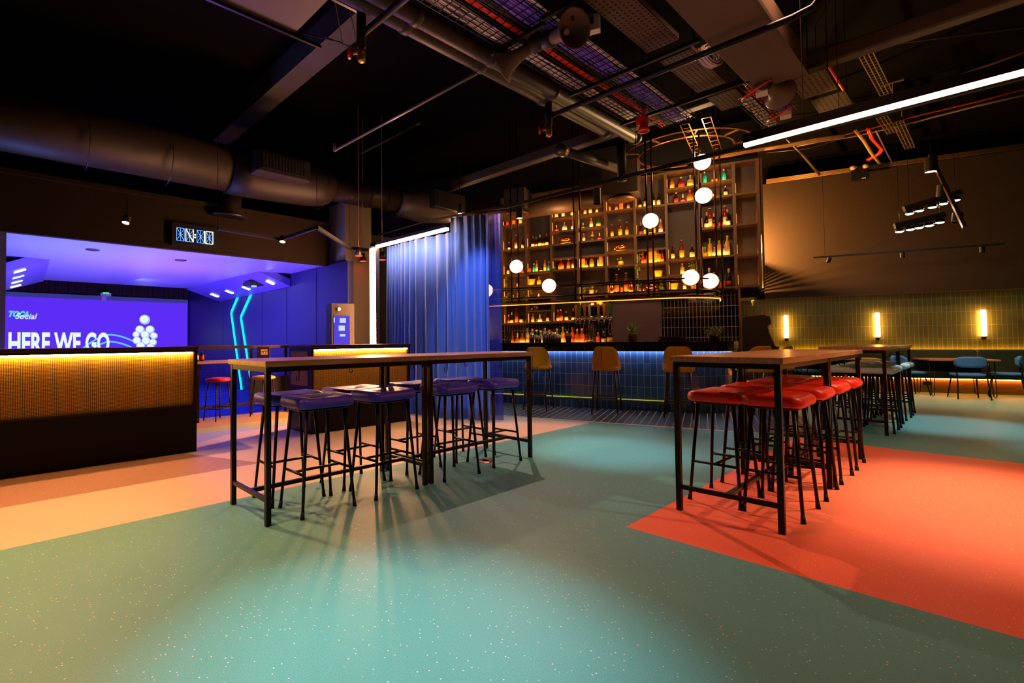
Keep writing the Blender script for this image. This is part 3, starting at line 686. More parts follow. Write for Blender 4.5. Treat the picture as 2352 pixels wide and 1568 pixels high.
# ================================================================ BACK BAR SHELVES
shelf_m = M('shelf_brown', '6a5038', .55); sback = M('shelf_back', '4a4248', .75)
SU = 11.3; SD = .34
t = thing('bottle_shelving', 'tall brown shelving wall of lit bays behind the bar', 'shelf', (0, 0, 0), ROOM)
DV = [4.17, 3.585, 2.995, 2.405, 1.815, 1.222, .627, .02, -.56, -.945]
for i, v in enumerate(DV):
    MB().box(SU, SU+SD, v-.025, v+.025, 1.57 if i < 5 else 2.15, 4.62).build('upright', shelf_m, t)
COL = [[1.6, 2.17, 2.46, 2.77, 3.36, 3.95], [1.61, 1.9, 2.18, 2.48, 2.78, 3.37], [1.62, 2.79, 3.06, 3.37, 3.67, 3.98], [1.62, 1.95, 2.19, 2.79, 3.06, 3.38, 3.67, 3.975],
       [2.19, 2.785, 3.09, 3.41, 3.975], [2.19, 2.475, 2.78, 3.08, 3.395, 3.965], [2.19, 2.5, 2.82, 3.97, 4.27], [2.21, 2.815, 3.39, 3.99, 4.285], [2.21, 2.8, 3.4, 3.99]]
LIT = {(0,2.46),(0,2.17),(0,3.95),(0,3.36),(0,2.77),(0,1.6),(1,3.37),(1,2.78),(1,2.48),(1,2.18),(1,1.61),(2,3.98),(2,3.67),(2,3.37),(2,2.79),(2,1.62),(3,3.975),(3,3.67),(3,3.38),(3,2.79),(3,2.19),(3,1.95),
       (4,3.975),(4,3.41),(4,3.09),(4,2.785),(4,2.19),(5,3.965),(5,3.395),(5,2.78),(5,2.475),(5,2.19),(6,4.27),(6,3.97),(6,2.82),(6,2.5),(6,2.19),(7,4.285),(7,3.99),(7,3.39),(7,2.815),(8,3.4),(8,2.8),(8,2.21),(8,3.99)}
SLED = glow('shelf_led', 'ff9c3c', 125)
for ci, zs in enumerate(COL):
    a, c = DV[ci+1]+.025, DV[ci]-.025
    for z in zs:
        MB().box(SU+.002, SU+SD, a, c, z-.03, z).build('shelf_board', shelf_m, t)
        if (ci, z) in LIT:
            MB().box(SU+.003, SU+.016, a+.015, c-.015, z, z+.011).build('lip', shelf_m, t)
            o = MB().box(SU+.017, SU+.024, a+.02, c-.02, z, z+.007).build('led_strip', SLED, t)
            MB().box(SU+.03, SU+.042, c-.006, c, z+.03, z+.21).build('side_led', glow('side_led', 'ff8c30', 2.6), t)
    MB().box(SU+.002, SU+SD, a, c, 4.585, 4.62).build('shelf_board', shelf_m, t)
b = MB(); b.box(SU+SD-.012, SU+SD, DV[-1], DV[0], 2.15, 4.62); b.box(SU+SD-.012, SU+SD, DV[4], DV[0], 1.57, 2.15); b.build('back_panel', sback, t)
# block beside the shelves reaching to the right wall, with a slotted screen on its outer side
b = MB(); b.box(SU+SD, 15.0, -1.03, -.3, 2.14, 2.17); b.box(SU+SD, 14.8, -.945, -.3, 4.62, 4.65); struct(b.build('soffit', M('soffit_olive', '4a4636', .6), rz=ROOM))
b = MB()
for k in range(18): b.box(SU+.05, 14.75, -1.012, -.998, 2.325+k*.03, 2.34+k*.03)
b.box(SU+.05, 14.75, -1.012, -.998, 2.85, 3.2); b.box(SU+.05, 14.75, -1.012, -.998, 2.17, 2.31)
for u in (SU+.03, 12.5, 13.6, 14.74): b.box(u, u+.03, -1.02, -.99, 2.17, 4.62)
tag(b.build('slatted_screen', M('screen_bronze', '6b4526', .5, .4), rz=ROOM), 'slotted bronze screen edge beside the empty shelf bay', 'screen')

# ---------------------------------------------------------------- bottles
GL = {}
def glass(n, c, tr=.35, r=.12):
    return M('glass_'+n, c, r, spec=.6, trans=tr, ior=1.3)
GC = dict(dark=('1d120c', .0), green=('1f9a2c', .3), amber=('d06a12', .35), brown=('7a2c0c', .25), gold=('e8b13c', .35), clear=('e6d9b0', .45), pink=('c92b5c', .3), red=('d0281c', .3), teal=('25b8c4', .3), orange=('e8641c', .35), white=('f2ece0', 0), mag=('7c1a32', .2), copper=('d9703a', 0), grey=('8d8d8d', .0))
LC = dict(white='f4ead8', cream='e3c79a', gold='d9a33c', red='b5281e', dark='1b130f', pink='e05a86', none=None, black='15100d', orange='d9762c')
PROF = dict(
 wine=[(.11, 0), (.125, .01), (.125, .58), (.11, .66), (.05, .76), (.042, .8), (.042, 1)],
 champ=[(.13, 0), (.14, .01), (.14, .42), (.11, .58), (.055, .76), (.045, .82), (.05, .97), (.045, 1)],
 spirit=[(.14, 0), (.16, .01), (.16, .56), (.14, .64), (.06, .72), (.055, .74), (.055, .9), (.055, 1)],
 tall=[(.10, 0), (.11, .01), (.11, .62), (.095, .7), (.045, .76), (.045, .78), (.05, .98), (.05, 1)],
 round=[(.1, 0), (.19, .05), (.235, .2), (.235, .34), (.18, .48), (.07, .58), (.055, .62), (.06, .98), (.05, 1)],
 flask=[(.22, 0), (.24, .01), (.25, .5), (.22, .6), (.08, .7), (.07, .74), (.07, .9), (.07, 1)],
 tin=[(.2, 0), (.22, .01), (.26, 1), (.25, 1), (.21, .05)],
 box=[(.18, 0), (.2, .005), (.2, .97), (.2, 1), (.19, 1)])
SHAPEWORD = dict(wine='wine bottle', champ='sparkling wine bottle', spirit='square shouldered bottle', tall='tall slim bottle', round='round bellied bottle', flask='broad flask bottle', tin='steel tumbler', box='bottle tube')
COLW = dict(dark='dark', green='green', amber='amber', brown='brown', gold='golden', clear='clear', pink='pink', red='red', teal='turquoise', orange='orange', white='white', mag='crimson', copper='copper', grey='grey')
CACHE = {}
def bottle(shape, gc, lc, cap, h, loc, lab, grp, rz=0):
    key = (shape, gc, lc, cap)
    if key not in CACHE:
        n = 8 if shape in ('box',) else 14
        pr = PROF[shape]; ci = next((i for i, (r, z) in enumerate(pr) if z > (.8 if shape != 'round' else .6) and i > 3), len(pr)-1)
        if shape in ('tin', 'box'): body = MB().lathe(pr, n).mesh('body', M('steel', 'b8b4ac', .22, .95) if shape == 'tin' else M('tube_'+gc, GC[gc][0], .4), n > 8); capm = None
        else:
            body = MB().lathe(pr[:ci+1], n).mesh('body', glass(gc, *GC[gc]), True)
            z0 = pr[ci][1]-.16 if shape == 'champ' else pr[ci][1]-.02
            capm = MB().lathe([(pr[ci][0]+.008, z0), (pr[ci][0]+.01, .985), (pr[ci][0]-.005, 1.0), (0, 1.0)], 10).mesh('cap', M('cap_'+cap, LC.get(cap) or GC[cap][0], .4), True)
        labm = None
        if LC.get(lc) and shape not in ('tin', 'box'):
            r = max(p[0] for p in pr)*1.02; zr = (.1, .32) if shape in ('round', 'champ') else (.12, .46)
            labm = MB().lathe([(r, zr[0]), (r, zr[1])], n).mesh('label', M('label_'+lc, LC[lc], .6), True)
        CACHE[key] = (body, labm, capm)
    body, labm, capm = CACHE[key]
    nm = {'tin': 'shaker_tin', 'box': 'gift_tube'}.get(shape, 'bottle')
    t = thing(nm, lab, 'bottle' if nm == 'bottle' else ('cup' if nm == 'shaker_tin' else 'box'), loc, ROOM+rz, grp)
    for pn, me in (('glass_body' if nm == 'bottle' else 'wall', body), ('paper_label', labm), ('cap', capm)):
        if me:
            o = bpy.data.objects.new(pn, me); C.objects.link(o); o.parent = t; o.scale = (h, h, h)
    return t
BAY = ['leftmost bottle bay'] + [o + ' bay from left' for o in ORD[1:9]]
SHELVES = {
 (0,3.95): [(1165,'wine','dark','red','dark',.27),(1180,'box','orange','none','',.2),(1196,'box','gold','none','',.19)],
 (0,3.36): [(1169.5,'champ','dark','white','orange',.22),(1186,'tall','brown','cream','gold',.36),(1200.5,'wine','dark','cream','red',.24)],
 (0,2.77): [(1167,'wine','dark','cream','dark',.26),(1201,'spirit','brown','none','cream',.3)],
 (0,2.46): [(1189,'wine','dark','orange','white',.23)],
 (0,2.17): [(1179,'round','amber','white','cream',.12),(1190,'round','orange','gold','gold',.17)],
 (0,1.6): [(1168.6,'champ','brown','orange','cream',.22),(1175.5,'champ','dark','cream','gold',.28),(1186.4,'tall','brown','orange','red',.37),(1197,'spirit','dark','cream','dark',.23)],
 (1,3.37): [(1224,'champ','dark','white','red',.28),(1232,'champ','dark','gold','green',.25),(1240.5,'champ','dark','white','gold',.29),(1248.2,'champ','dark','gold','dark',.27),(1256.3,'champ','dark','white','red',.3)],
 (1,2.78): [(1226.5,'spirit','teal','none','cream',.22),(1233,'tall','gold','cream','gold',.28),(1243,'round','dark','gold','dark',.15),(1252,'tall','gold','cream','gold',.28),(1261,'spirit','teal','none','cream',.23)],
 (1,2.48): [(1238,'flask','gold','none','gold',.2)],
 (1,2.18): [(1237.6,'spirit','white','cream','dark',.13)],
 (1,1.61): [(1223.8,'spirit','gold','gold','gold',.22),(1240,'round','clear','white','cream',.2),(1258,'wine','dark','cream','dark',.24)],
 (2,3.98): [(1274.7,'wine','dark','cream','dark',.3),(1293.6,'wine','brown','white','brown',.27),(1314.5,'wine','dark','cream','dark',.28)],
 (2,3.67): [(1278.5,'round','mag','pink','cream',.17),(1297,'flask','clear','white','gold',.21),(1315,'spirit','orange','white','red',.2)],
 (2,2.79): [(1289,'flask','red','orange','orange',.26),(1306,'spirit','orange','orange','cream',.25),(1317.5,'spirit','brown','cream','red',.27)],
 (2,1.62): [(1282,'champ','brown','cream','orange',.28),(1288.5,'spirit','brown','orange','cream',.28),(1301,'spirit','dark','cream','orange',.23),(1317.4,'champ','dark','gold','orange',.3)],
 (3,3.975): [(1344,'wine','brown','cream','dark',.24),(1356,'wine','brown','cream','dark',.26),(1371,'wine','brown','cream','brown',.21)],
 (3,3.67): [(1339.5,'round','dark','gold','cream',.15),(1358.3,'spirit','gold','white','gold',.23),(1374.6,'flask','green','gold','dark',.2)],
 (3,3.38): [(1341,'spirit','amber','white','cream',.19),(1361,'spirit','clear','dark','gold',.22),(1377.2,'round','mag','pink','cream',.17)],
 (3,2.79): [(1334.7,'box','gold','none','',.23),(1346.8,'round','gold','white','orange',.17),(1359.3,'spirit','gold','gold','gold',.29),(1374.5,'tall','clear','cream','cream',.23),(1381.6,'box','gold','none','',.24)],
 (3,1.95): [(1361,'flask','orange','white','orange',.13)],
 (4,3.975): [(1400.6,'box','amber','none','',.12),(1416,'spirit','brown','orange','orange',.19),(1427,'box','orange','none','',.2),(1443.5,'spirit','brown','orange','orange',.2)],
 (4,3.41): [(1406,'tall','brown','gold','cream',.29),(1424.5,'tall','brown','gold','cream',.37),(1440,'tall','brown','gold','cream',.31)],
 (4,2.19): [(1417,'tall','brown','orange','cream',.42),(1428,'box','orange','none','',.13),(1438.5,'tall','brown','orange','cream',.44)],
 (5,3.965): [(1470,'champ','dark','gold','dark',.26),(1483,'wine','dark','cream','dark',.3),(1500.6,'wine','dark','white','dark',.3),(1513,'wine','dark','cream','red',.28)],
 (5,3.395): [(1470.5,'champ','dark','red','orange',.28),(1481,'box','gold','none','',.11),(1494,'round','dark','gold','dark',.14),(1503,'box','gold','none','',.12),(1518,'champ','amber','white','gold',.3)],
 (5,2.78): [(1477,'champ','red','orange','orange',.27),(1482.5,'box','orange','none','',.1),(1489,'box','amber','none','',.2),(1496,'box','gold','none','',.3),(1504.5,'box','gold','none','',.31),(1513,'spirit','gold','gold','gold',.3),(1523.6,'champ','red','orange','red',.28)],
 (5,2.19): [(1470,'round','gold','gold','gold',.1)],
 (6,4.27): [(1544,'spirit','amber','gold','dark',.27),(1565,'flask','brown','red','cream',.24),(1586,'flask','clear','gold','gold',.25)],
 (6,3.97): [(1553,'spirit','dark','red','cream',.24),(1569,'round','mag','pink','cream',.18),(1585,'flask','orange','orange','orange',.25)],
 (6,2.82): [(1544.5,'wine','dark','cream','dark',.28),(1566.5,'tall','brown','gold','cream',.4),(1590,'spirit','dark','cream','red',.28)],
 (6,2.5): [(1567.5,'spirit','gold','cream','gold',.24)],
 (6,2.19): [(1572.6,'spirit','amber','white','gold',.19)],
 (7,4.285): [(1619,'spirit','teal','none','cream',.26),(1641,'round','brown','orange','cream',.24),(1663,'spirit','teal','none','cream',.26)],
 (7,3.99): [(1641,'spirit','brown','cream','brown',.18),(1667,'spirit','dark','cream','cream',.21)],
 (7,3.39): [(1622.5,'champ','dark','white','orange',.34),(1631,'tall','brown','cream','cream',.41),(1640.5,'champ','dark','red','orange',.3),(1657,'champ','dark','red','orange',.32),(1666,'tall','brown','cream','cream',.42),(1674.5,'champ','dark','white','orange',.35)],
 (7,2.815): [(1631,'tall','gold','gold','cream',.38),(1641.5,'flask','clear','white','gold',.2),(1652.5,'tall','gold','cream','dark',.34),(1666.5,'flask','clear','white','gold',.24),(1678.5,'tall','gold','gold','cream',.4)],
 (7,2.21): [(1623,'champ','red','orange','cream',.4),(1641,'spirit','red','orange','orange',.31),(1655,'box','orange','none','',.11),(1663,'box','orange','none','',.12),(1675,'champ','dark','red','gold',.36)],
}
for (ci, z), L_ in SHELVES.items():
    order = sorted(COL[ci] , reverse=True); row = ORD[order.index(z)]
    for k, (px, sh, gc, lc, cap, h) in enumerate(L_):
        v = v_at(px, z, SU+.12)
        v = min(max(v, DV[ci+1]+.025+.26*h), DV[ci]-.025-.26*h)
        pos = 'alone' if len(L_) == 1 else ('%s from left' % ORD[k])
        bottle(sh, gc, lc, cap or 'cream', h, RM(SU+.12, v, z), '%s %s, %s, %s shelf down, %s' % (COLW[gc], SHAPEWORD[sh], pos, row, BAY[ci]), 'bottles on the bar shelves', 0)
BC = [(1177,'tall','brown','orange','red',.3),(1183,'spirit','dark','cream','dark',.17),(1189,'round','amber','gold','gold',.28),(1200,'flask','orange','cream','red',.27),(1211.7,'tall','clear','gold','gold',.38),(1223,'spirit','clear','cream','gold',.37),(1233,'spirit','green','gold','cream',.35),(1242.5,'flask','clear','cream','gold',.33),(1252,'tall','clear','cream','gold',.38),(1261.7,'spirit','gold','cream','orange',.34),(1280,'spirit','clear','cream','orange',.37),(1293,'tall','gold','gold','gold',.4),(1303,'spirit','amber','orange','cream',.3),(1315,'tall','orange','red','gold',.38),(1326,'spirit','orange','orange','orange',.35),(1337,'spirit','orange','orange','orange',.36),(1347.5,'spirit','brown','orange','brown',.23),(1363,'champ','red','orange','red',.22),(1373.5,'spirit','orange','red','gold',.27),(1387,'spirit','dark','gold','gold',.3),(1400.5,'spirit','dark','gold','dark',.34)]
for k, (px, sh, gc, lc, cap, h) in enumerate(BC):
    bottle(sh, gc, lc, cap, h, RM(10.9, v_at(px, 1.15, 10.9), 1.09), '%s %s on the back counter, %s from left' % (COLW[gc], SHAPEWORD[sh], (ORD + ['thirteenth','fourteenth','fifteenth','sixteenth','seventeenth','eighteenth','nineteenth','twentieth','twenty-first'])[k]), 'bottles on the back counter')
for k, (px, h) in enumerate(((1221.5,.24),(1232,.17),(1239.5,.15),(1252,.26),(1263,.25),(1272.5,.24),(1279,.2),(1285,.16))):
    bottle('tin', 'grey', 'none', '', h*.85, RM(9.72, v_at(px, 1.2, 9.72), 1.16), 'steel tumbler on the bar edge, %s from left of its row' % ORD[k], 'steel tumblers on the bar')

# ---------------------------------------------------------------- plants, copper and pots on the shelves
leafm = M('leaf_green', '94b832', .5, var=.45, vscale=30); dleaf = M('leaf_dark', '2f4a22', .5, var=.35, vscale=30); sage = M('leaf_sage', '8d9a7c', .6, var=.25, vscale=40)
def leafquad(b, p, d, s_, rr):
    d = Vector(d).normalized(); x = d.cross(Vector((rr.uniform(-1,1), rr.uniform(-1,1), .4))).normalized(); n = x.cross(d)
    p = Vector(p); b.idx([p, p+d*s_*.5+x*s_*.36+n*s_*.08, p+d*s_, p+d*s_*.5-x*s_*.36+n*s_*.08], [(0,1,2),(0,2,3)])
def ivy(name, lab, loc, w_, up, down, n, mat, pot=None, s_=.035, seed=0, ph=.1):
    rr = random.Random(seed); t = thing(name, lab, 'plant', loc, ROOM, 'plants around the bar'); b = MB(); zb = ph if pot else 0
    for k in range(n):
        f_ = k/n
        if f_ < .6: a = rr.uniform(0, 2*PI); r = abs(rr.gauss(0, w_*.5)); p = (max(-.14, min(.1, math.cos(a)*r*.6)), math.sin(a)*r, zb + rr.random()*up)
        else: p = (-.13 - rr.random()*.05, rr.gauss(0, w_*.3), zb - rr.random()**.7*down)
        if down == 0 and f_ >= .6: a = rr.uniform(0, 2*PI); p = (math.cos(a)*w_*.4, math.sin(a)*w_*.6, zb+rr.random()*up*.7)
        leafquad(b, p, (rr.uniform(-1,.3), rr.uniform(-1,1), rr.uniform(-.9,.7)), s_*rr.uniform(.7,1.3), rr)
    b.build('foliage', mat, t, recalc=False)
    if pot: MB().lathe([(.045, 0), (.06, ph*.95), (.065, ph), (.05, ph), (.045, ph*.8), (0, ph*.8)], 16).build('pot', pot, t, smooth=True)
    return t
gp = M('gold_pot', 'c9962f', .35, .6); bp_ = M('black_pot', '12100e', .5); rp = M('red_pot', 'a8392b', .5); stem_m = M('stem', '4a6a22', .6)
def PS(px, z, u=SU+.14): return RM(u, v_at(px, z, u), z)
ivy('ivy_plant', 'bushy ivy filling the left edge of the lowest shelves', PS(1164, 2.17), .09, .5, .15, 130, leafm, bp_, seed=1)
ivy('ivy_plant', 'ivy with yellow flowers beside the small white bottle', PS(1214, 2.17), .13, .12, .12, 90, leafm, bp_, seed=2)
ivy('ivy_plant', 'small trailing plant in a red pot beside the turquoise bottle', PS(1215, 2.79), .05, .12, .25, 40, dleaf, rp, seed=3)
ivy('ivy_plant', 'dark trailing ivy left of the red flask bottle', PS(1273, 2.79), .09, .12, .35, 90, dleaf, bp_, seed=4)
ivy('ivy_plant', 'ivy hanging beside the gold aloe pot on the shelf', PS(1342, 2.19), .09, .14, .3, 110, leafm, bp_, seed=5)
ivy('potted_plant', 'little leafy plant in a yellow pot with one hanging vine', PS(1426, 2.785), .05, .06, .18, 26, leafm, gp, .04, seed=6)
ivy('ivy_plant', 'long bright ivy cascading down beside the gold tubes', PS(1467, 2.785), .07, .18, .6, 150, leafm, bp_, .042, seed=7)
ivy('ivy_plant', 'leafy plant right of the copper pans on the lowest shelf', PS(1521, 2.19), .08, .16, .12, 80, leafm, bp_, seed=8)
ivy('ivy_plant', 'leafy plant behind the globe lamp at the curved rail', PS(1591, 2.5), .08, .16, 0, 60, leafm, gp, seed=9)
ivy('ivy_plant', 'leafy plant on the lowest shelf beneath the globe lamp', PS(1594, 2.19), .07, .12, .1, 50, leafm, gp, seed=10)
ivy('ivy_plant', 'small golden green plant left of the tall golden bottles', PS(1619, 2.815), .04, .14, .05, 40, leafm, gp, .04, seed=11)
ivy('ivy_plant', 'dark trailing vine hanging in front of the mauve plaster', PS(1524, 1.86, 11.3), .04, .02, .2, 30, dleaf, None, .03, seed=12)
def aloe(name, lab, loc, h, pot, ph, n=14, mat=leafm, seed=0):
    rr = random.Random(seed); t = thing(name, lab, 'plant', loc, ROOM, 'plants around the bar'); b = MB()
    for k in range(n):
        a = 2*PI*k/n + rr.random(); o = .12 + .5*(k % 3)/2 + rr.random()*.15; l = h*(1-.35*o)*rr.uniform(.8, 1.1); P = []
        for i in range(5):
            f_ = i/4; P.append(Vector((math.cos(a)*l*o*f_*(1+f_*.5), math.sin(a)*l*o*f_*(1+f_*.5), ph*.9 + l*f_*(1-.35*o*f_))))
        side = Vector((-math.sin(a), math.cos(a), 0)); w_ = h*.07
        vs = []
        for i, p in enumerate(P): q = w_*(1-i/4)**.7; vs += [p-side*q, p+Vector((0,0,-q*.6)), p+side*q]
        b.idx(vs, [f for i in range(4) for f in ((i*3, i*3+1, i*3+4, i*3+3), (i*3+1, i*3+2, i*3+5, i*3+4))])
    b.build('leaves', mat, t, smooth=True, recalc=False)
    MB().lathe([(ph*.42, 0), (ph*.5, ph*.9), (ph*.52, ph), (ph*.42, ph), (ph*.4, ph*.8), (0, ph*.8)], 18).build('pot', pot, t, smooth=True)
aloe('potted_aloe', 'spiky aloe in a gold pot on the bar top', RM(9.5, v_at(1453, 1.2, 9.5), 1.16), .27, M('brass_pot', 'b08a3e', .3, .8), .15, 16, leafm, 3)
aloe('potted_aloe', 'leafy aloe in a gold pot on the shelf by the black pot', PS(1359, 2.19), .17, gp, .12, 12, leafm, 4)
ivy('succulent', 'round leaved grey green succulent in a dark bowl on the bar', RM(9.45, v_at(1640, 1.2, 9.45), 1.16), .15, .14, 0, 150, sage, M('plum_bowl', '3a1a1e', .5), .045, 21, .09)
ivy('herb_glass', 'bunch of dark herbs in a clear glass on the bar', RM(9.72, v_at(1169, 1.2, 9.72), 1.16), .07, .1, 0, 90, dleaf, M('glass_clear2', 'c8b080', .1, trans=.6), .03, 22, .12)
t = ivy('sprout_pot', 'grey pot with red band and short green sprouts on the bar', RM(9.72, v_at(1305.5, 1.2, 9.72), 1.16), .045, .035, 0, 70, leafm, M('grey_pot', '5c5654', .6), .02, 23, .13)
MB().lathe([(.0655, .095), (.068, .13)], 16).build('band', M('red_band', 'b8382c', .5), t, smooth=True)
tag(MB().lathe([(.035, 0), (.05, .1), (.055, .105), (.045, .105), (.04, .06), (0, .06)], 16).build('pot', bp_, None, PS(1371, 2.19), ROOM, True), 'small empty black pot right of the shelf aloe', 'pot')
cop = M('copper', 'e07a3c', .25, .95)
def copper(px, z, lab, k, s_=1):
    t = thing('copper_pan', lab, 'pan', PS(px, z), ROOM + k, 'copper pans on the bar shelves')
    MB().lathe([(.02*s_, .0), (.05*s_, .0), (.06*s_, .06*s_), (.125*s_, .075*s_), (.13*s_, .15*s_), (.12*s_, .15*s_), (.11*s_, .09*s_), (.03*s_, .08*s_)], 22, (0, .0, .0)).build('bowl', cop, t, smooth=True)
    MB().tube([(-.09, .12*s_, .02), (-.1, -.12*s_, .03)], .008, 6).lathe([(0, -.012), (.035, 0), (.028, 0), (0, -.008)], 12, (-.09, .13*s_, .04), (-1, 0, .3)).build('ladle', cop, t, smooth=True)
copper(1301, 3.37, 'copper bowl with ladle in the third bay', 0); copper(1426, 3.09, 'copper bowl with ladle in the middle bay', .3)
copper(1496, 2.19, 'copper pans beside the lowest shelf ivy', .1, 1.05); copper(1231, 1.9, 'copper pan above the framed lower cubby', 0, .6)
def jug(px, z, h, lab):
    t = thing('copper_jug', lab, 'jug', PS(px, z), ROOM, 'copper jugs'); MB().lathe([(.06, 0), (.08, .02), (.085, h*.5), (.06, h*.8), (.05, h*.85), (.06, h), (.05, h), (.045, h*.85)], 20).build('jug', cop, t, smooth=True)
    MB().tube([(-.0, -.055, h*.9), (0, -.11, h*.7), (0, -.08, h*.4)], .007, 6).build('handle', cop, t, smooth=True)
jug(1405, 2.19, .24, 'copper jug at the left of the lowest middle bay'); jug(1450, 2.19, .24, 'copper jug at the right of the lowest middle bay')
def gcup(px, z, lab):
    tag(MB().lathe([(.05, 0), (.06, .005), (.085, .14), (.09, .14), (.09, .155), (.078, .155), (.055, .02), (0, .02)], 22).build('gold_cup', M('gold_glass', 'e3b52c', .25, trans=.2), None, PS(px, z), ROOM, True), lab, 'cup', 'gold ribbed cups')
gcup(1512, 2.475, 'gold ribbed cup under the gold tubes'); gcup(1547.5, 2.19, 'gold ribbed cup left of the round globe lamp'); gcup(1221, 2.48, 'gold ribbed cup beside the golden flask in the second bay'); gcup(1378, 1.95, 'gold ribbed cup beside the beer taps')

# ---------------------------------------------------------------- beer taps, tray and cutlery on the bar
chrome = M('chrome', 'd8d4cc', .12, 1)
u0 = 9.62; va, vb, vm = v_at(1322, 1.5, u0), v_at(1405, 1.5, u0), v_at(1358, 1.5, u0)
t = thing('beer_tower', 'chrome T shaped beer tower with seven taps on the bar', 'beer tap', RM(u0, vm, 1.16), ROOM)
MB().lathe([(.09, 0), (.09, .015), (.055, .03), (.055, .36)], 20).build('column', chrome, t, smooth=True)
MB().tube([(0, va-vm, .42), (0, vb-vm, .42)], .065, 16).build('crossbar', chrome, t, smooth=True)
for k, (px, cc) in enumerate(((1326, 'd9842c'), (1335, '4aa03a'), (1345.5, 'e07a34'), (1356.5, 'd8d4d0'), (1377, 'd9922c'), (1389.5, 'e8a820'), (1402.5, '3f8a3a'))):
    y = v_at(px, 1.6, u0)-vm
    tp = MB().lathe([(.0, 0), (.045, 0), (.045, .012), (0, .012)], 14, (-.078, y, .42), (-1, 0, 0)).tube([(-.07, y, .42), (-.1, y, .40), (-.105, y, .30)], .012, 8).build('tap', chrome, t, smooth=True)
    MB().tube([(-.085, y, .46), (-.09, y, .5), (-.10, y, .66), (-.10, y, .7)], [.008, .02, .026, .018], 10).build('tap_handle', M('tap_'+cc, cc, .4), tp, smooth=True)
tag(MB().cb(0, 0, .02, .26, .42, .04).cb(.02, 0, .05, .22, .36, .02).cb(0, 0, .072, .26, .40, .022).build('serving_tray', M('tray_brown', '3a2418', .4), None, RM(9.45, v_at(1545, 1.2, 9.45), 1.16), ROOM, bevel=.004), 'stack of dark brown trays on the bar right of the aloe', 'tray')
t = thing('cutlery_holder', 'black holder of upright bar spoons at the left bar end', 'utensils', RM(9.4, v_at(1134, 1.2, 9.4), 1.16), ROOM)
MB().box(-.05, .05, -.1, .1, 0, .06).build('caddy', BLK, t); b = MB()
for y in (-.07, -.04, -.005, .03, .06): b.tube([(0, y, .05), (0, y*1.15, .17)], .004, 6)
b.build('spoons', chrome, t, smooth=True)
tag(MB().lathe([(.02, 0), (.02, .05), (.008, .06), (.008, .1)], 10).tube([(-.0, -.04, .12), (0, 0, .1), (0, .04, .12)], .005, 5).build('corkscrew', DK, None, RM(9.4, v_at(1145, 1.2, 9.4), 1.16), ROOM, True), 'small dark corkscrew beside the bar spoons', 'corkscrew')
# ================================================================ GANTRY OVER THE BAR WITH GLOBE LAMPS
def gpath(off=0, v1=4.6, ue=10.6, n=12):
    r = .85; pts = [(9.3-off, v1)]
    for k in range(n+1):
        a = PI + (PI/2)*k/n; pts.append((10.15 + (r+off)*math.cos(a), .6 + (r+off)*math.sin(a)))
    pts.append((ue, .6-r-off)); return pts
bras = M('dark_brass', '4a2f1c', .25, .9)
t = thing('bar_gantry', 'black curved rail gantry hanging over the bar', 'rack', (0, 0, 0), ROOM)
for z, r, nm_ in ((2.21, .016, 'upper_rail'), (2.02, .013, 'middle_rail'), (1.92, .02, 'lower_rail')): MB().tube([(u, v, z) for u, v in gpath()], r, 8).build(nm_, bras, t, smooth=True)
MB().tube([(u, v, 2.21) for u, v in gpath(-.35)], .013, 8).tube([(u, v, 1.94) for u, v in gpath(-.35)], .013, 8).build('inner_rail', bras, t, smooth=True)
b = MB(); gp0, gp1 = gpath(0), gpath(-.35)
for i in range(len(gp0)-1): b.poly([(*gp0[i], 1.905), (*gp0[i+1], 1.905), (*gp1[i+1], 1.905), (*gp1[i], 1.905)])
b.build('wire_shelf', M('smoked_glass', '2a1c12', .15, alpha=.35), t, recalc=False)
b = MB(); gl = gpath(.012)
for i in range(len(gl)-1): b.bar((*gl[i], 1.886), (*gl[i+1], 1.886), .012, .012)
b.build('led_strip', glow('gantry_led', 'ff9430', 4), t)
for px in (1175, 1191, 1320, 1334, 1488, 1501, 1600, 1612, 1646, 1659):
    if px < 1560: u, v = 9.3, v_at(px, 2.5, 9.3)
    else: u = 9.55 + (px-1600)*.012; v = v_at(px, 2.5, u)
    MB().tube([(u, v, 1.9), (u, v, 5.5)], .015, 8).build('rod', bras, t, smooth=True)
GLB = glow('globe_glow', 'ffd0a0', 4.5); ring = M('ring_brass', 'a8642c', .3, .9)
GLO = [(1118, 667, 'globe lamp at the far left end of the gantry, partly behind the sheer curtain', 1), (1186, 612, 'globe lamp on the left rods above the rail, second from left', 0), (1261, 656, 'globe lamp on the gantry rail above the tumblers, third from left', 1),
       (1494, 507, 'globe lamp alone on the middle rods', 0), (1613, 372, 'highest globe lamp on the right rods', 0), (1616, 449, 'second highest globe lamp, on the right rods', 0), (1586, 637, 'globe lamp at the rail curve, left of the pair', 1), (1631, 645, 'globe lamp at the rail curve, right of the pair', 1)]
for px, py, lb, ri in GLO:
    u = 9.3 if px < 1560 else (9.45 if px != 1631 else 9.75); v, z = at_u(px, py, u); g = thing('globe_lamp', lb, 'lamp', RM(u, v, z), ROOM, 'round white globe lamps')
    MB().lathe([(.127*math.sin(PI*k/16), -.127*math.cos(PI*k/16)) for k in range(17)], 28).build('globe', GLB, g, smooth=True)
    MB().lathe([(.03, -.03), (.03, .03)], 12, (.13, 0, 0), (1, 0, 0)).build('mount', bras, g, smooth=True)
    if ri: MB().tube([(0, .14*math.cos(a), .02 - .16*math.sin(a)) for a in [PI*i/12 for i in range(13)]], .006, 6).build('hoop', ring, g, smooth=True)

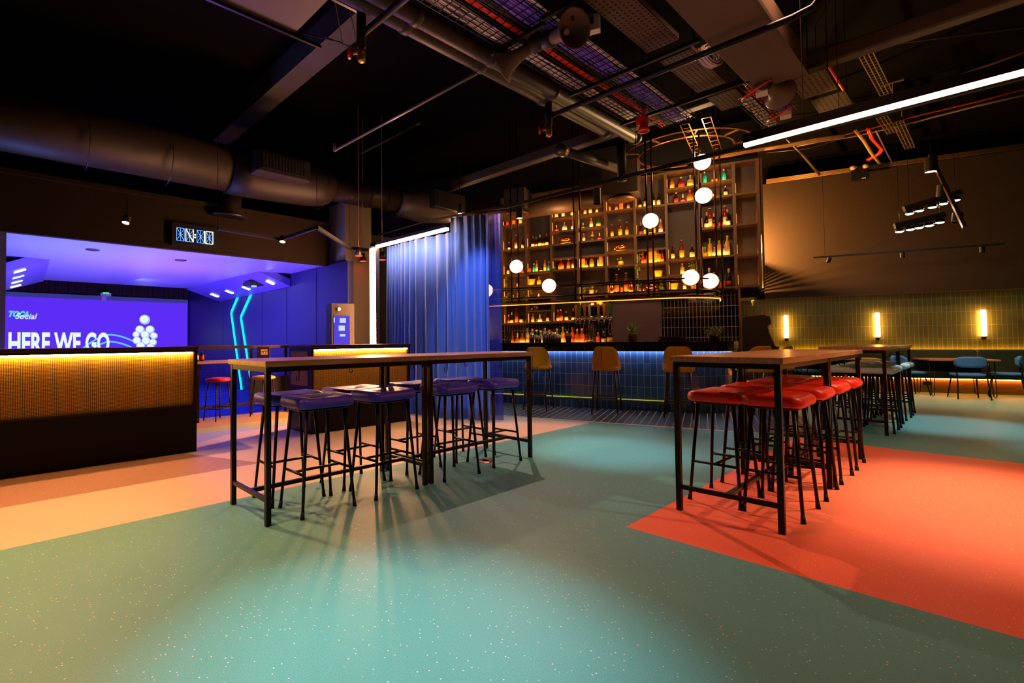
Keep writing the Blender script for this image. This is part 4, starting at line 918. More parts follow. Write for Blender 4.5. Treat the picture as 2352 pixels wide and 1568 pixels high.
# ================================================================ RIGHT WALL: SCONCES, BENCH, DINING
SCG = glow('sconce_glow', 'ffb050', 30)
def sconce(p, rz, lb):
    s_ = thing('wall_lamp', lb, 'lamp', p, rz, 'glowing tube wall lamps'); MB().lathe([(0, 1.2), (.035, 1.205), (.042, 1.22), (.042, 1.74), (.035, 1.755), (0, 1.76)], 18, (-.09, 0, 0)).build('glass_tube', SCG, s_, smooth=True)
    MB().lathe([(.03, 1.13), (.045, 1.2)], 14, (-.09, 0, 0)).box(-.09, 0, -.02, .02, 1.14, 1.17).build('bracket', bras, s_)
for px, lb in ((1806, 'glowing tube wall lamp nearest the arcade cabinet'), (2016, 'glowing tube wall lamp above the pale grey stools'), (2260, 'glowing tube wall lamp above the blue chairs and diner table')):
    sconce(RM(15.0, v_at(px, 1.5, 14.9), .0), ROOM, lb)
sconce(RM(11.45, 4.8, 0), ROOM, 'glowing tube wall lamp seen through the sheer blue curtain')
gv = M('green_velvet', '1f3316', .75, sheen=.4, bump=.1, bscale=50); 
t = thing('banquette', 'long dark green banquette along the olive tiled wall', 'bench', (0, 0, 0), ROOM)
for k in range(8): MB().box(14.72, 14.92, -8.6+k*1.22+.01, -8.6+(k+1)*1.22-.01, .44, .93).build('back_cushion', gv, t, bevel=.03)
MB().box(14.3, 14.85, -8.6, 1.1, .335, .46).build('seat', gv, t, bevel=.02)
MB().box(14.8, 14.95, -8.6, 1.1, 0, .33).build('kick_board', wood('kick_oak', 'a97342', '8a5a30', .5, 1, 1), t)
MB().box(14.775, 14.795, -8.6, 1.1, .295, .315).build('under_led', glow('bench_led', 'ff9030', 60), t)
MB().box(14.94, 14.965, -8.6, 1.1, .88, .9).build('back_led', glow('bench_back_led', 'ffa818', 34), t)
MB().box(14.3, 14.32, 1.1, 1.12, 0, .46).build('end_leg', BLK, t)
tag(MB().box(14.785, 14.8, -4.24, -4.1, .16, .24).build('power_socket', BLK, None, (0, 0, 0), ROOM), 'black double socket on the kick board behind the diner table', 'socket')
bluef = M('blue_fabric', '3f78c8', .7, bump=.1, bscale=150)
def dchair(loc, rz, lb):
    c = thing('dining_chair', lb, 'chair', loc, rz, 'blue upholstered dining chairs')
    MB().cushion(.225, .215, .435, .485, .09, edge=.015).build('seat', bluef, c, smooth=True)
    b = MB(); n = 14; vs = []
    for d in (0, .045):
        for i in range(6):
            for k in range(n+1):
                a = (k/n-.5)*1.5; f_ = abs(k/n-.5)*2; zt = .815 - .05*max(0, f_-.6)/.4; zb_ = .60 + .04*max(0, f_-.6)/.4
                vs.append((-.235 + .12*(1-math.cos(a))*2 + d, math.sin(a)*.33, zb_ + (zt-zb_)*i/5))
    m = n+1; F = 6*m
    fs = []
    for i in range(5):
        for k in range(n): fs += [(i*m+k, i*m+k+1, (i+1)*m+k+1, (i+1)*m+k), (F+i*m+k, F+(i+1)*m+k, F+(i+1)*m+k+1, F+i*m+k+1)]
    for k in range(n): fs += [(5*m+k, 5*m+k+1, F+5*m+k+1, F+5*m+k), (k, F+k, F+k+1, k+1)]
    for i in range(5): fs += [(i*m, (i+1)*m, F+(i+1)*m, F+i*m), (i*m+n, F+i*m+n, F+(i+1)*m+n, (i+1)*m+n)]
    b.idx(vs, fs).build('backrest', bluef, c, smooth=True, sub=1)
    for sy in (-1, 1):
        MB().tube([(.17, sy*.17, .43), (.23, sy*.22, 0)], .011, 8).build('leg', BLKM, c, smooth=True)
        MB().tube([(-.27, sy*.225, 0), (-.2, sy*.2, .43), (-.2, sy*.22, .62), (-.17, sy*.235, .7)], .011, 8).build('leg', BLKM, c, smooth=True)
    MB().tube([(.17, -.17, .43), (.17, .17, .43), (-.2, .2, .43), (-.2, -.2, .43)], .01, 6, closed=True).build('seat_frame', BLKM, c, smooth=True)
    return c
def dtable(loc, lb):
    d = thing('diner_table', lb, 'table', loc, ROOM, 'oak diner tables'); MB().box(-.45, .5, -.5, .5, .72, .75).build('tabletop', oak, d, bevel=.003)
    for x in (-.33, .38):
        for y in (-.42, .42): MB().tube([(x, y-.03, .72), (x*1.08, y*1.04-.02, .03), (x*1.08, y*1.04, .008), (x*1.08, y*1.04+.02, .03), (x, y+.05, .72)], .008, 6).build('hairpin_leg', BLKM, d, smooth=True)
dtable(RM(14.2, -4.42), 'oak diner table between blue chairs at the right'); dtable(RM(14.2, -2.7), 'oak diner table half hidden behind the pale grey stools')
dc = dchair(RM(13.68, -4.43), ROOM, 'blue dining chair with its back to the viewer at the diner table')
for u, v, a, lb in ((14.18, -3.72, -PI/2+.25, 'blue dining chair left of the right diner table'), (14.25, -5.15, PI/2-.3, 'blue dining chair at the far right of the diner table'),
                    (14.2, -2.0, -PI/2, 'blue dining chair behind the red stools, dark and half hidden'), (14.25, -3.3, PI/2-.2, 'blue dining chair peeking above the pale grey stools')):
    dup(dc, RM(u, v), ROOM+a, lb)

# arcade cabinet
t = thing('arcade_cabinet', 'dark brown upright arcade cabinet right of the bar', 'arcade machine', RM(11.15, -.62), ROOM)
S2 = 11.15/11.8; pr = [(0, 0), (.52, 0), (.54, .55), (.56, 1.02), (.50, 1.06), (.42, 1.30), (.40, 1.42), (.46, 1.46), (.44, 1.60), (.36, 1.64), (.02, 1.60), (0, 1.5)]
ac = M('arcade_brown', '2b1a10', .45)
for x in (0, .5): MB().prismv(pr, (x, 0, 0), (0, -1, 0), (0, 0, 1), -.03).build('side_panel', ac, t)
b = MB(); b.box(.03, .5, -.50, -.01, .02, 1.0); b.box(.03, .5, -.38, -.01, 1.0, 1.58); b.build('body', M('arcade_black', '0c0908', .4), t)
MB().tube([(-.003, -y, z) for y, z in pr[2:10]], .007, 6).build('edge_trim', M('trim_gold', 'b98a50', .3, .7), t, smooth=True)
MB().box(.05, .5, -.57, -.36, 1.0, 1.05).build('control_panel', BLK, t)

# ================================================================ HANGING LIGHTS
def spot_can(loc, lb, on=1, aim=(0, 0, -1), r=.045, l=.16, stem=.5, body='2a2422', grp='cylinder spotlights', glowc='ffe0b0', es=22):
    s_ = thing('spotlight', lb, 'light', loc, 0, grp); ax = Vector(aim).normalized()
    MB().lathe([(0, 0), (r, 0), (r, -l), (r*.9, -l), (r*.88, -l+.02)], 18, (0, 0, 0), -ax).build('body', M('can_'+body, body, .4, .4), s_, smooth=False, angle=40)
    MB().lathe([(0, -l+.012), (r*.88, -l+.012)], 18, (0, 0, 0), -ax).build('lens', glow('lens_'+glowc, glowc, es) if on else M('dark_lens', '1a1512', .2), s_)
    if stem: MB().tube([(0, 0, 0), (0, 0, stem)], .006, 6).build('stem', DK, s_)
    return s_
# long LED tube on the right
t = thing('linear_light', 'long hanging white LED tube light at the upper right', 'light', (5.86, 1.62, 3.2))
MB().box(-.035, .035, -6.0, 0, .0, .09).build('housing', M('black_alu', '14100e', .4, .5), t); MB().box(-.03, .03, -6.0, -.005, -.03, .0).build('diffuser', glow('tube_led', 'ffc080', 26), t)
for y in (-.5, -2.5): MB().tube([(0, y, .09), (0, y, 2.3)], .003, 5).build('wire', DK, t)
# black ceiling track crossing in front of the bar
t = thing('lighting_track', 'long black track with spotlights along the bar ceiling', 'track', (0, 0, 0))
a, c = at_z(1060, 498, 3.55), at_z(1960, 205, 3.55)
A_ = Vector((5.95, 5.6, 3.5)); B_ = Vector((6.0, -1.5, 3.5)); a = at_z(1095, 492, 3.5); 
MB().bar((a.x, a.y, 3.5), (a.x+.25, -1.8, 3.5), .04, .05).build('rail', BLK, t)
for y in (1.0, 3.2): MB().tube([(a.x+.12, y, 3.5), (a.x+.12, y, 5.5)], .004, 5).build('wire', DK, t)
def can_px(px, py, z, lb, **k): p = at_z(px, py, z); return spot_can((p.x, p.y, z), lb, **k)
can_px(1371, 433, 3.52, 'grey unlit cylinder spotlight in front of the bar duct', on=0, l=.24, r=.055, stem=.02, body='4a4440')
can_px(1193, 478, 3.5, 'lit cylinder spotlight at the left of the bar shelves', l=.18, r=.06, stem=.02, body='2a2422')
can_px(1056, 470, 3.3, 'small lit spotlight hanging above the curtain top', l=.14, r=.04, stem=.7)
can_px(1060, 512, 3.15, 'pale cylinder spotlight in front of the curtain fold', on=0, l=.2, r=.05, stem=.02, body='8a7f74')
# right: spotlight grid on suspended battens
t = thing('lamp_batten', 'upper hanging batten of bright spot bulbs on the right', 'light', (0, 0, 0), 0, 'bulb battens'); t2 = thing('lamp_batten', 'lower hanging batten of bright spot bulbs on the right', 'light', (0, 0, 0), 0, 'bulb battens')
BULB = glow('bulb_white', 'fff0dc', 55)
for tt, pts, u in ((t, ((2089, 491), (2112, 484), (2142, 476), (2167, 468), (2195, 460)), 12.7), (t2, ((2066, 532), (2091, 527), (2111, 523), (2135, 518), (2159, 511)), 12.5)):
    Q = [RM(u, *at_u(px, py, u)) for px, py in pts]
    MB().bar(Q[0]+Vector((0, 0, .12)) + (Q[0]-Q[-1])*.12, Q[-1]+Vector((0, 0, .12)) + (Q[-1]-Q[0])*.12, .12, .1).build('batten', BLK, tt)
    for q in Q:
        MB().lathe([(.06, .06), (.07, 0), (.06, 0)], 16, q).build('lamp_collar', DK, tt, smooth=True); MB().lathe([(0, -.02), (.04, -.012), (.062, .002)], 16, q).build('bulb', BULB, tt, smooth=True)
    for q in (Q[0], Q[-1]): MB().tube([q+Vector((0, 0, .15)), (q.x, q.y, 5.5)], .004, 5).build('wire', DK, tt)
p = RM(12.3, *at_u(2137, 362, 12.3)); spot_can(p, 'large lit cylinder spotlight above the bulb battens', l=.26, r=.09, stem=.5, es=30)
p = RM(12.0, *at_u(2164, 424, 12.0)); spot_can(p, 'dark tilted spotlight on the slanted track', on=0, l=.2, r=.07, stem=.0, aim=(.2, .1, -1))
p = RM(12.0, *at_u(2200, 490, 12.0)); spot_can(p, 'dark open shade at the lower end of the slanted track', on=0, l=.16, r=.07, stem=.0, aim=(-.3, .1, -1))
a, c = RM(12.6, *at_u(2136, 355, 12.6)), RM(11.2, *at_u(2216, 522, 11.2))
tag(MB().bar(a, c, .05, .05).build('lighting_track', M('track_worn', '5a4030', .35, .7)), 'slanted worn metal track beside the bulb battens', 'track')
t = thing('lighting_track', 'thin black track with three small spots before the black wall', 'track', (0, 0, 0))
a, c = RM(14.2, -2.19, 3.02), RM(14.2, -5.2, 3.02); MB().bar(a, c, .035, .035).build('rail', BLK, t)
for v in (-2.4, -4.6): MB().tube([RM(14.2, v, 3.03), RM(14.2, v, 5.5)], .003, 5).build('wire', DK, t)
for px, lb, am in ((1905, 'small black tilted spot under the thin track, leftmost', (-.1, .3, -1)), (2072, 'small black spot under the thin track, middle', (0, 0, -1)), (2255, 'small black spot under the thin track, rightmost', (0, 0, -1))):
    spot_can(RM(14.2, v_at(px, 2.95, 14.2), 2.99), lb, on=0, l=.11, r=.045, stem=.02, aim=am, body='1a1412')
t = thing('emergency_light', 'black twin head emergency light above the black wall', 'light', RM(14.6, *at_u(1975, 400, 14.6)), ROOM)
MB().box(0, .1, -.16, .16, -.13, .1).build('housing', BLK, t, bevel=.01)
for y in (-.11, .11): MB().lathe([(0, -.04), (.05, -.03), (.06, .03), (.04, .05), (0, .05)], 14, (.0, y, .16)).build('lamp_head', M('pale_lamp', 'b89a7c', .4), t, smooth=True)
MB().box(-.003, 0, -.1, -.03, -.11, -.085).build('label_plate', M('label_white2', 'd8cfc0', .5), t)
# zigzag track and red lamps on the left
t = thing('lighting_track', 'zigzag black track lit blue, hanging before the bay header', 'track', (0, 0, 0))
zp = [at_z(500, 524, 2.9), at_z(645, 550, 2.9), at_z(728, 522, 2.9), at_z(802, 569, 2.9), at_z(845, 574, 2.9)]
for i in range(4): MB().bar(zp[i], zp[i+1], .045, .05).build('rail', M('track_black', '1a1718', .4, .4), t)
for i in (0, 2, 3): MB().tube([zp[i], (zp[i].x, zp[i].y, 5.5)], .004, 5).build('wire', DK, t)
for px, py, lb, on in ((650, 552, 'lit spotlight at the first bend of the zigzag track', 1), (292, 508, 'lit round spotlight above the bay header', 1)):
    p = at_z(px, py, 2.88) if px > 400 else at_y(px, py, 7.9); spot_can((p.x, p.y, p.z+.06), lb, l=.1, r=.05, stem=.3 if px < 400 else .02, aim=(-.25, -.3, -1), es=30)
def red_lamp(px, py, lb, s_=1):
    p = at_z(px, py, 2.74); r = thing('cone_lamp', lb, 'lamp', p, 0, 'red lit cone lamps')
    MB().lathe([(0, .165*s_), (.03, .16*s_), (.078*s_, 0), (.072*s_, 0), (.02, .14*s_), (0, .14*s_)], 18).build('shade', M('cone_shade', '2a1a14', .4, .3), r, smooth=True); MB().lathe([(0, .02), (.064*s_, .004)], 18).build('lens', glow('red_glow', 'ff2410', 14), r)
    MB().tube([(.075*s_, 0, 0), (.02, 0, .17), (0, 0, .2)], .006, 5).tube([(0, 0, .15), (0, 0, 5.5-p.z)], .006, 5).build('bracket', M('bracket_pale', 'c08a70', .4), r)
red_lamp(802, 604, 'leftmost red lit cone lamp near the pillar'); red_lamp(824, 588, 'upper red lit cone lamp near the pillar'); red_lamp(834, 600, 'lower right red lit cone lamp near the pillar'); red_lamp(878, 597, 'red lit cone lamp in front of the white light strip')

# ================================================================ CEILING SERVICES
ductm = M('duct_dark', '1d1511', .55, bump=.3, bscale=5, spec=.3); grey = M('pipe_grey', '3c3129', .5)
t = thing('air_duct', 'big dark round air duct crossing the upper left', 'duct', (0, 8, 0))
MB().tube([(-2.5, 0, 3.96), (0, 0, 3.97), (2.9, 0, 4.0)], .36, 28).build('main_tube', ductm, t, smooth=True)
MB().tube([(2.88, 0, 3.97), (3.2, 0, 3.98), (4.3, 0, 4.03), (4.55, 0, 4.04), (4.72, 0, 4.05), (4.8, 0, 4.05)], [.37, .38, .38, .36, .31, .24], 28).build('end_tube', ductm, t, smooth=True)
MB().tube([(4.75, 0, 4.05), (6.4, 0, 4.10)], .23, 24).build('branch_tube', M('spiral_duct', '3a2c24', .4, .3, bump=.1, bscale=30), t, smooth=True)
for x in (1.0, 2.0, 2.9, 4.55, 5.2, 5.6, 6.0): MB().tube([(x + .0, (.375 if x < 4.6 else .236)*math.cos(a), 4.0 + (.0 if x > 2 else -.07) + (.07 if x > 5 else 0) + (.375 if x < 4.6 else .236)*math.sin(a)) for a in [i*PI/14 for i in range(28)]], .006, 5, closed=True).build('seam_ring', M('seam', '1e1610', .4), t)
v_ = MB(); v_.box(3.12, 4.05, -.62, -.2, 3.86, 4.22); gr = v_.build('vent_box', ductm, t, bevel=.03)
b = MB(); b.box(3.2, 3.98, -.632, -.62, 3.92, 4.16); g = b.build('vent_grille', M('vent_black', '050404', .7), t)
b = MB()
for k in range(14): b.box(3.22+k*.054, 3.23+k*.054, -.638, -.63, 3.92, 4.16)
b.build('slat', M('slat_brown', '2a2018', .5), g)
t = thing('duct_outlet', 'foil wrapped duct outlet with grille above the curtain', 'duct', (6.35, 8, 4.05))
MB().tube([(.05, -.02, 0), (.25, -.08, -.02), (.5, -.2, -.03), (1.1, -.3, .02), (1.4, -.3, .05)], [.25, .27, .33, .32, .27], 20).build('wrap', M('foil_wrap', '6a5a4c', .4, .35, bump=.9, bscale=4), t, smooth=True)
b = MB(); b.box(.45, 1.35, -.68, -.5, -.12, .25); g = b.build('outlet_box', ductm, t, bevel=.02)
b = MB(); b.box(.52, 1.28, -.69, -.68, -.05, .19); b.build('grille', M('vent_black', '050404', .7), g)
MB().tube([(.08+.02*math.sin(a*2), .27*math.cos(a), .27*math.sin(a)) for a in [i*PI/12 for i in range(24)]], .014, 6, closed=True).build('clamp_ring', M('clamp', '7a6a50', .35, .7), t, smooth=True)
# round diffuser below the big duct
t = thing('ceiling_diffuser', 'dark round diffuser below the big duct', 'vent', (*at_z(518, 505, 3.3).xy, 3.25)); MB().lathe([(.26, .5), (.26, .25), (.34, .12), (.34, .1)], 28).build('drop_box', ductm, t, smooth=True); MB().lathe([(.36, .1), (.36, .08), (.26, .05), (.24, .08), (.16, .05), (.14, .08), (.05, .05), (0, .05)], 28).build('rings', M('diffuser_dark', '17131c', .35, .4), t, smooth=True)

def zp_(px, py, z): return at_z(px, py, z)
# paired drain pipes running away from the viewer
ZP = 4.35
for (px0, py0), (px1, py1), r, lb in (((900, 45), (1400, 300), .09, 'large grey pipe ending in a clamp, left of the pair'), ((955, 40), (1464, 319), .085, 'large grey pipe with elbow, right of the pair')):
    a = zp_(px0, py0, ZP); c = zp_(px1, py1, ZP); y = (a.y+c.y)/2
    t = thing('service_pipe', lb, 'pipe', (0, y, ZP), 0, 'grey service pipes'); MB().tube([(1.2, 0, 0), (c.x, 0, 0)], r, 16).build('pipe', grey, t, smooth=True)
    for x in (3.1, 4.2, 5.4, c.x-.05): MB().tube([(x-.04, 0, 0), (x+.04, 0, 0)], r*1.12, 16).build('coupling', M('coupling', '3a3029', .5), t, smooth=True)
    for x in (2.4, 4.9): MB().tube([(x, 0, r), (x, 0, 5.5-ZP)], .006, 5).build('hanger', DK, t)
# long beam-like pipe along the bar
t = thing('service_pipe', 'very long pale brown pipe crossing the ceiling before the bar', 'pipe', (7.62, 0, 4.58), 0, 'grey service pipes')
MB().box(-.09, .09, -3.5, 9.0, -.09, .09).build('pipe', M('pipe_taupe', '4a3a2c', .55), t, bevel=.02)
for y in (1.4, 3.3, 5.5): MB().tube([(0, y, .1), (0, y, .92)], .008, 5).build('hanger', DK, t)
# elbowed vertical pipe and branch
t = thing('service_pipe', 'grey branch pipe from a clamped joint down to the right', 'pipe', (0, 0, 0), 0, 'grey service pipes')
a = zp_(1290, 345, 4.3); c = zp_(1420, 388, 4.3); MB().tube([a, c], .075, 14).build('pipe', grey, t, smooth=True); MB().tube([a+Vector((-.06, 0, 0)), a+Vector((.08, 0, 0))], .1, 14).build('clamp_joint', M('clamp', '7a6a50', .35, .7), t, smooth=True)
t = thing('service_pipe', 'black vertical pipe in front of the bar air box', 'pipe', (*zp_(1428, 370, 4.3).xy, 0), 0, 'grey service pipes'); MB().tube([(0, 0, 3.95), (0, 0, 5.0)], .075, 16).build('pipe', M('pipe_black', '120e0c', .5, spec=.2), t, smooth=True)
# slim sprinkler pipes and brass valves
brassv = M('brass_valve', 'b08a3a', .35, .8); redv = M('red_valve', 'e01c1c', .3)
def sprinkler(px, py, z, lb, pts):
    p = zp_(px, py, z); t = thing('sprinkler_pipe', lb, 'pipe', (p.x, p.y, z)); MB().tube(pts, .032, 10).build('pipe', M('pipe_black', '120e0c', .5, spec=.2), t, smooth=True)
    MB().tube([(0, 0, 5.5-z), (0, 0, .3), (0, 0, .28), (0, 0, -.12)], [.01, .01, .045, .045], 12).build('drop', M('pipe_black', '120e0c', .5, spec=.2), t, smooth=True); MB().lathe([(.03, -.26), (.04, -.24), (.04, -.18), (.03, -.12)], 12).tube([(0, 0, -.16), (-.06, .06, -.17)], .02, 8).build('valve', brassv, t, smooth=True); MB().lathe([(0, 0), (.05, 0), (.05, .02), (0, .02)], 10, (-.07, .08, -.17), (-.6, .7, 0)).build('valve_handle', redv, t)
sprinkler(1260, 268, 4.1, 'black sprinkler pipe with red valve crossing the ceiling centre', [(0, 0, .0), (0, -2.6, .0), (0, -2.75, .02), (0, -2.82, .1), (0, -2.82, 1.3)])
sprinkler(830, 80, 4.1, 'black sprinkler pipe with brass valve at the top left centre', [(0, 0, 0), (0, -2.0, 0)])
a = zp_(1095, 168, 4.2); c = zp_(768, 346, 4.2); tag(MB().tube([a, c], .02, 8).tube([c, c+Vector((0, 0, .12))], .02, 8).build('conduit', M('conduit_pale', '8a7c6c', .3, .5), smooth=True), 'thin shiny conduit sloping across the dark ceiling', 'pipe')
a = zp_(828, 352, 4.3); c = zp_(955, 286, 4.3); b = MB().bar(a, c, .03, .03).bar(a+Vector((0, -.09, 0)), c+Vector((0, -.09, 0)), .03, .03)
for f_ in (.1, .35, .6, .85): q = a.lerp(c, f_); b.bar(q, q+Vector((0, -.09, 0)), .03, .02)
tag(b.build('mounting_rail', M('rail_dark', '2a231e', .35, .6)), 'short dark double rail below the shiny conduit', 'rail')
# cable trays
def tray(px0, py0, px1, py1, z, w_, cabs, lb, ext=1.5):
    a = zp_(px0, py0, z); c = zp_(px1, py1, z); y = (a.y+c.y)/2; x0, x1 = min(a.x, c.x)-ext, max(a.x, c.x)
    t = thing('cable_tray', lb, 'cable tray', (0, y, z), 0, 'wire cable trays'); b = MB(); nn = int((x1-x0)/.11)
    for k in range(nn+1): x = x0 + (x1-x0)*k/nn; b.bar((x, -w_/2, 0), (x, w_/2, 0), .007, .007)
    for k in range(5): yy = -w_/2 + w_*k/4; b.bar((x0, yy, -.004), (x1, yy, -.004), .006, .006)
    for yy in (-w_/2, w_/2): b.bar((x0, yy, .05), (x1, yy, .05), .006, .006)
    b.build('wire_basket', BLKM, t)
    for x in (x0+.2, x1-.2): MB().tube([(x, w_/2, .05), (x, w_/2, 5.5-z)], .005, 5).build('hanger_rod', DK, t)
    rr = random.Random(int(px0))
    for mat, y0, y1, n in cabs:
        cb_ = MB()
        for k in range(n):
            yy = y0 + (y1-y0)*(k+.5)/n; P = [(x0 + (x1-x0)*i/14, yy + rr.uniform(-.006, .006), .014 + rr.uniform(0, .02)) for i in range(15)]; cb_.tube(P, max(.006, (y1-y0)/n*.5), 5)
        cb_.build('cables', mat, t, smooth=True)
    return t
cw_, cr_, cp_, ck_ = M('cable_white', 'f0e2d2', .5), M('cable_red', 'ff3a20', .45), M('cable_violet', '8e70f0', .5), M('cable_black', '2a2420', .5)
tray(1010, 22, 1462, 270, 4.3, .2, [(cw_, -.08, .08, 11)], 'narrow cable tray of white cables, leftmost', 1.2)
tray(1295, 112, 1563, 280, 4.3, .46, [(cr_, .16, .22, 4), (ck_, .06, .15, 6), (cp_, -.14, .05, 13), (cw_, -.2, -.16, 3)], 'wide cable tray of red and violet cables', 2.6)
tray(1762, 222, 1800, 260, 4.25, .3, [(cr_, .06, .12, 3), (cp_, -.1, .05, 6)], 'short tray of red and violet cables beyond the flat duct', .6)
tray(1735, 255, 1775, 290, 4.2, .18, [(cw_, -.07, .07, 7)], 'short tray of white cables beyond the flat duct', .5)
def rods(t, pts, z0):
    for x, y, z in pts: MB().tube([(x, y, z), (x, y, 5.5-z0)], .005, 5).build('hanger_rod', DK, t)
pf = M('perforated_steel', '5a4636', .5, .3); 
def perf(px0, py0, px1, py1, z, w_, lb, ext=0):
    a = zp_(px0, py0, z); c = zp_(px1, py1, z); y = (a.y+c.y)/2; x0, x1 = a.x-ext, c.x
    t = thing('perforated_tray', lb, 'cable tray', (0, y, z), 0, 'perforated cable trays'); b = MB(); b.box(x0, x1, -w_/2, w_/2, 0, .004); b.box(x0, x1, -w_/2, -w_/2+.004, 0, .06); b.box(x0, x1, w_/2-.004, w_/2, 0, .06); h = b; h_n = len(b.f); n = int((x1-x0)/.06)
    for k in range(n):
        for j in range(7): xx = x0+.03+k*.06; yy = -w_/2 + w_*(j+.5)/7; h.box(xx-.012, xx+.012, yy-.007, yy+.007, -.0015, .0)
    h.mi = [0]*h_n + [1]*(len(h.f)-h_n); h.build('perforated_pan', [pf, M('slot_black', '060404', .8)], t); rods(t, ((x0+.1, -w_/2, .05), (x1-.1, w_/2, .05)), z)
perf(1405, 0, 1520, 108, 4.3, .33, 'perforated tray beside the flat duct, nearest', 1.5); perf(1545, 130, 1640, 200, 4.3, .33, 'perforated tray beside the flat duct, middle'); perf(1655, 215, 1690, 245, 4.3, .33, 'perforated tray beside the flat duct, farthest')
perf(1845, 175, 1890, 215, 4.3, .36, 'bronze perforated tray beyond the long pipe, nearer'); perf(1895, 222, 1925, 250, 4.3, .36, 'bronze perforated tray beyond the long pipe, farther')
t = thing('flat_duct', 'wide flat brown air duct at the upper right centre', 'duct', (0, 0, 0)); MB().box(3.0, 7.05, 1.30, 1.83, 4.22, 4.5).build('duct_body', M('flat_duct_brown', '5a4638', .6), t, bevel=.01); MB().box(3.0, 7.05, 1.28, 1.31, 4.2, 4.25).build('flange', M('flange_brown', '4a3a30', .5), t)
# unistrut cross rails under the trays
for k, ((px0, py0), (px1, py1)) in enumerate((((1310, 220), (1605, 90)), ((1430, 288), (1720, 180)), ((1225, 28), (1370, 0)), ((1120, 118), (1260, 60)))):
    a = zp_(px0, py0, 4.24); c = zp_(px1, py1, 4.24); x = (a.x+c.x)/2
    t = thing('strut_rail', 'slotted black strut under the cable trays, %s' % ('second from the bar', 'nearest the bar', 'at the top edge of the view', 'beside the horn loudspeakers')[k], 'rail', (x, 0, 4.24), 0, 'slotted ceiling struts'); y0, y1 = min(a.y, c.y), max(a.y, c.y)
    b = MB().box(-.02, .02, y0, y1, -.02, .02); b.build('strut', BLKM, t)
    for y in (y0+.05, y1-.05): MB().tube([(0, y, 0), (0, y, 1.26)], .006, 5).build('threaded_rod', DK, t)
# horn loudspeakers, sounder, junction box, coil
hornm = M('horn_grey', '6a5646', .5); 
def horn(px, py, z, ax, lb):
    p = zp_(px, py, z); t = thing('horn_loudspeaker', lb, 'loudspeaker', p, 0, 'horn loudspeakers'); ax = Vector(ax).normalized()
    MB().lathe([(.06, -.32), (.065, -.2), (.085, -.1), (.12, -.03), (.175, .02), (.18, .03), (.165, .02), (.11, -.04), (.06, -.12), (0, -.13)], 26, (0, 0, 0), ax).build('horn', hornm, t, smooth=True)
    MB().lathe([(0, -.1), (.03, -.09), (.03, -.13)], 14, (0, 0, 0), ax).build('plug', M('plug_cream', 'd8c8b0', .4), t, smooth=True); MB().lathe([(.08, -.45), (.085, -.43), (.085, -.32), (.06, -.3)], 18, (0, 0, 0), ax).build('driver', M('driver_dark', '2a221c', .5), t, smooth=True)
    MB().tube([(0, 0, .08), (0, 0, 5.5-p.z)], .01, 6).build('bracket', DK, t)
horn(1316, 66, 4.12, (-.35, -1, -.3), 'horn loudspeaker with its open mouth and plug showing'); horn(1158, 150, 4.12, (-.3, 1, -.35), 'horn loudspeaker turned away to the left')
p = zp_(1700, 235, 4.1); horn(1790, 215, 4.2, (1, -.2, -.1), 'small dark horn loudspeaker near the tube light')
p = zp_(1475, 290, 4.05); t = thing('alarm_sounder', 'red fire alarm sounder hanging from the ceiling strut', 'alarm', p); MB().cb(0, 0, .07, .13, .13, .12).build('base', redv, t, bevel=.02); MB().lathe([(.04, .0), (.06, -.07), (.075, -.12), (.06, -.12), (.03, -.05)], 20, (-.03, -.03, .03)).build('horn', redv, t, smooth=True); MB().bar((.05, 0, .1), (.05, 0, .25), .06, .02).build('bracket', redv, t); MB().tube([(.05, 0, .2), (.05, 0, 5.5-p.z)], .006, 5).build('hanger_rod', DK, t)
p = zp_(1361, 68, 4.2); t = thing('junction_box', 'white junction box beside the open horn loudspeaker', 'box', p, .4); MB().cb(0, 0, .05, .09, .14, .16).build('box', M('white_plastic', 'd8c8b4', .5), t, bevel=.005); MB().cb(-.05, 0, .06, .02, .03, .06).build('latch', BLK, t); MB().tube([(0, 0, .1), (0, 0, 5.5-p.z)], .006, 5).build('hanger_rod', DK, t)
p = zp_(1632, 128, 4.35); b = MB(); rr = random.Random(3)
for k in range(26): r = .13 + rr.uniform(-.03, .03); o = rr.uniform(-.05, .05); b.tube([(r*math.cos(a)+rr.uniform(-.004, .004), o + .02*math.sin(a), r*.8*math.sin(a)) for a in [i*PI/12 for i in range(24)]], .006, 5, closed=True)
b.tube([(0, 0, .1), (0, 0, 1.15)], .006, 5)
tag(b.build('cable_coil', cw_, None, p, -.3, True), 'coil of white cable behind the perforated tray', 'cable')
# air boxes with round diffusers in front of the shelves
def airbox(px, py, s_, lb, u=10.1):
    v, z = at_u(px, py, u); t = thing('air_box', lb, 'vent', RM(u, v, z), ROOM, 'square air boxes over the bar'); MB().box(-.2, .3, -.32*s_, .32*s_, .1, .1+.62*s_).build('plenum', M('plenum_brown', '3a2a1e', .6), t, bevel=.01)
    MB().lathe([(.15, .1), (.15, .04)], 24).build('neck', BLK, t, smooth=True); MB().lathe([(.24, .04), (.24, .02), (.17, .0), (.15, .03), (.13, .03), (.10, .01), (.04, .02), (0, 0)], 28).build('diffuser', M('diffuser_bronze', '7a5230', .35, .5), t, smooth=True)
    b = MB()
    for k in range(8): a = k*PI/4; b.bar((.05*math.cos(a), .05*math.sin(a), .008), (.14*math.cos(a), .14*math.sin(a), .012), .02, .004)
    b.build('vane', M('diffuser_bronze', '7a5230', .35, .5), t)
airbox(1427, 462, 1, 'square air box with round diffuser over the middle bays'); airbox(1188, 495, .7, 'smaller air box with round diffuser over the first bays')
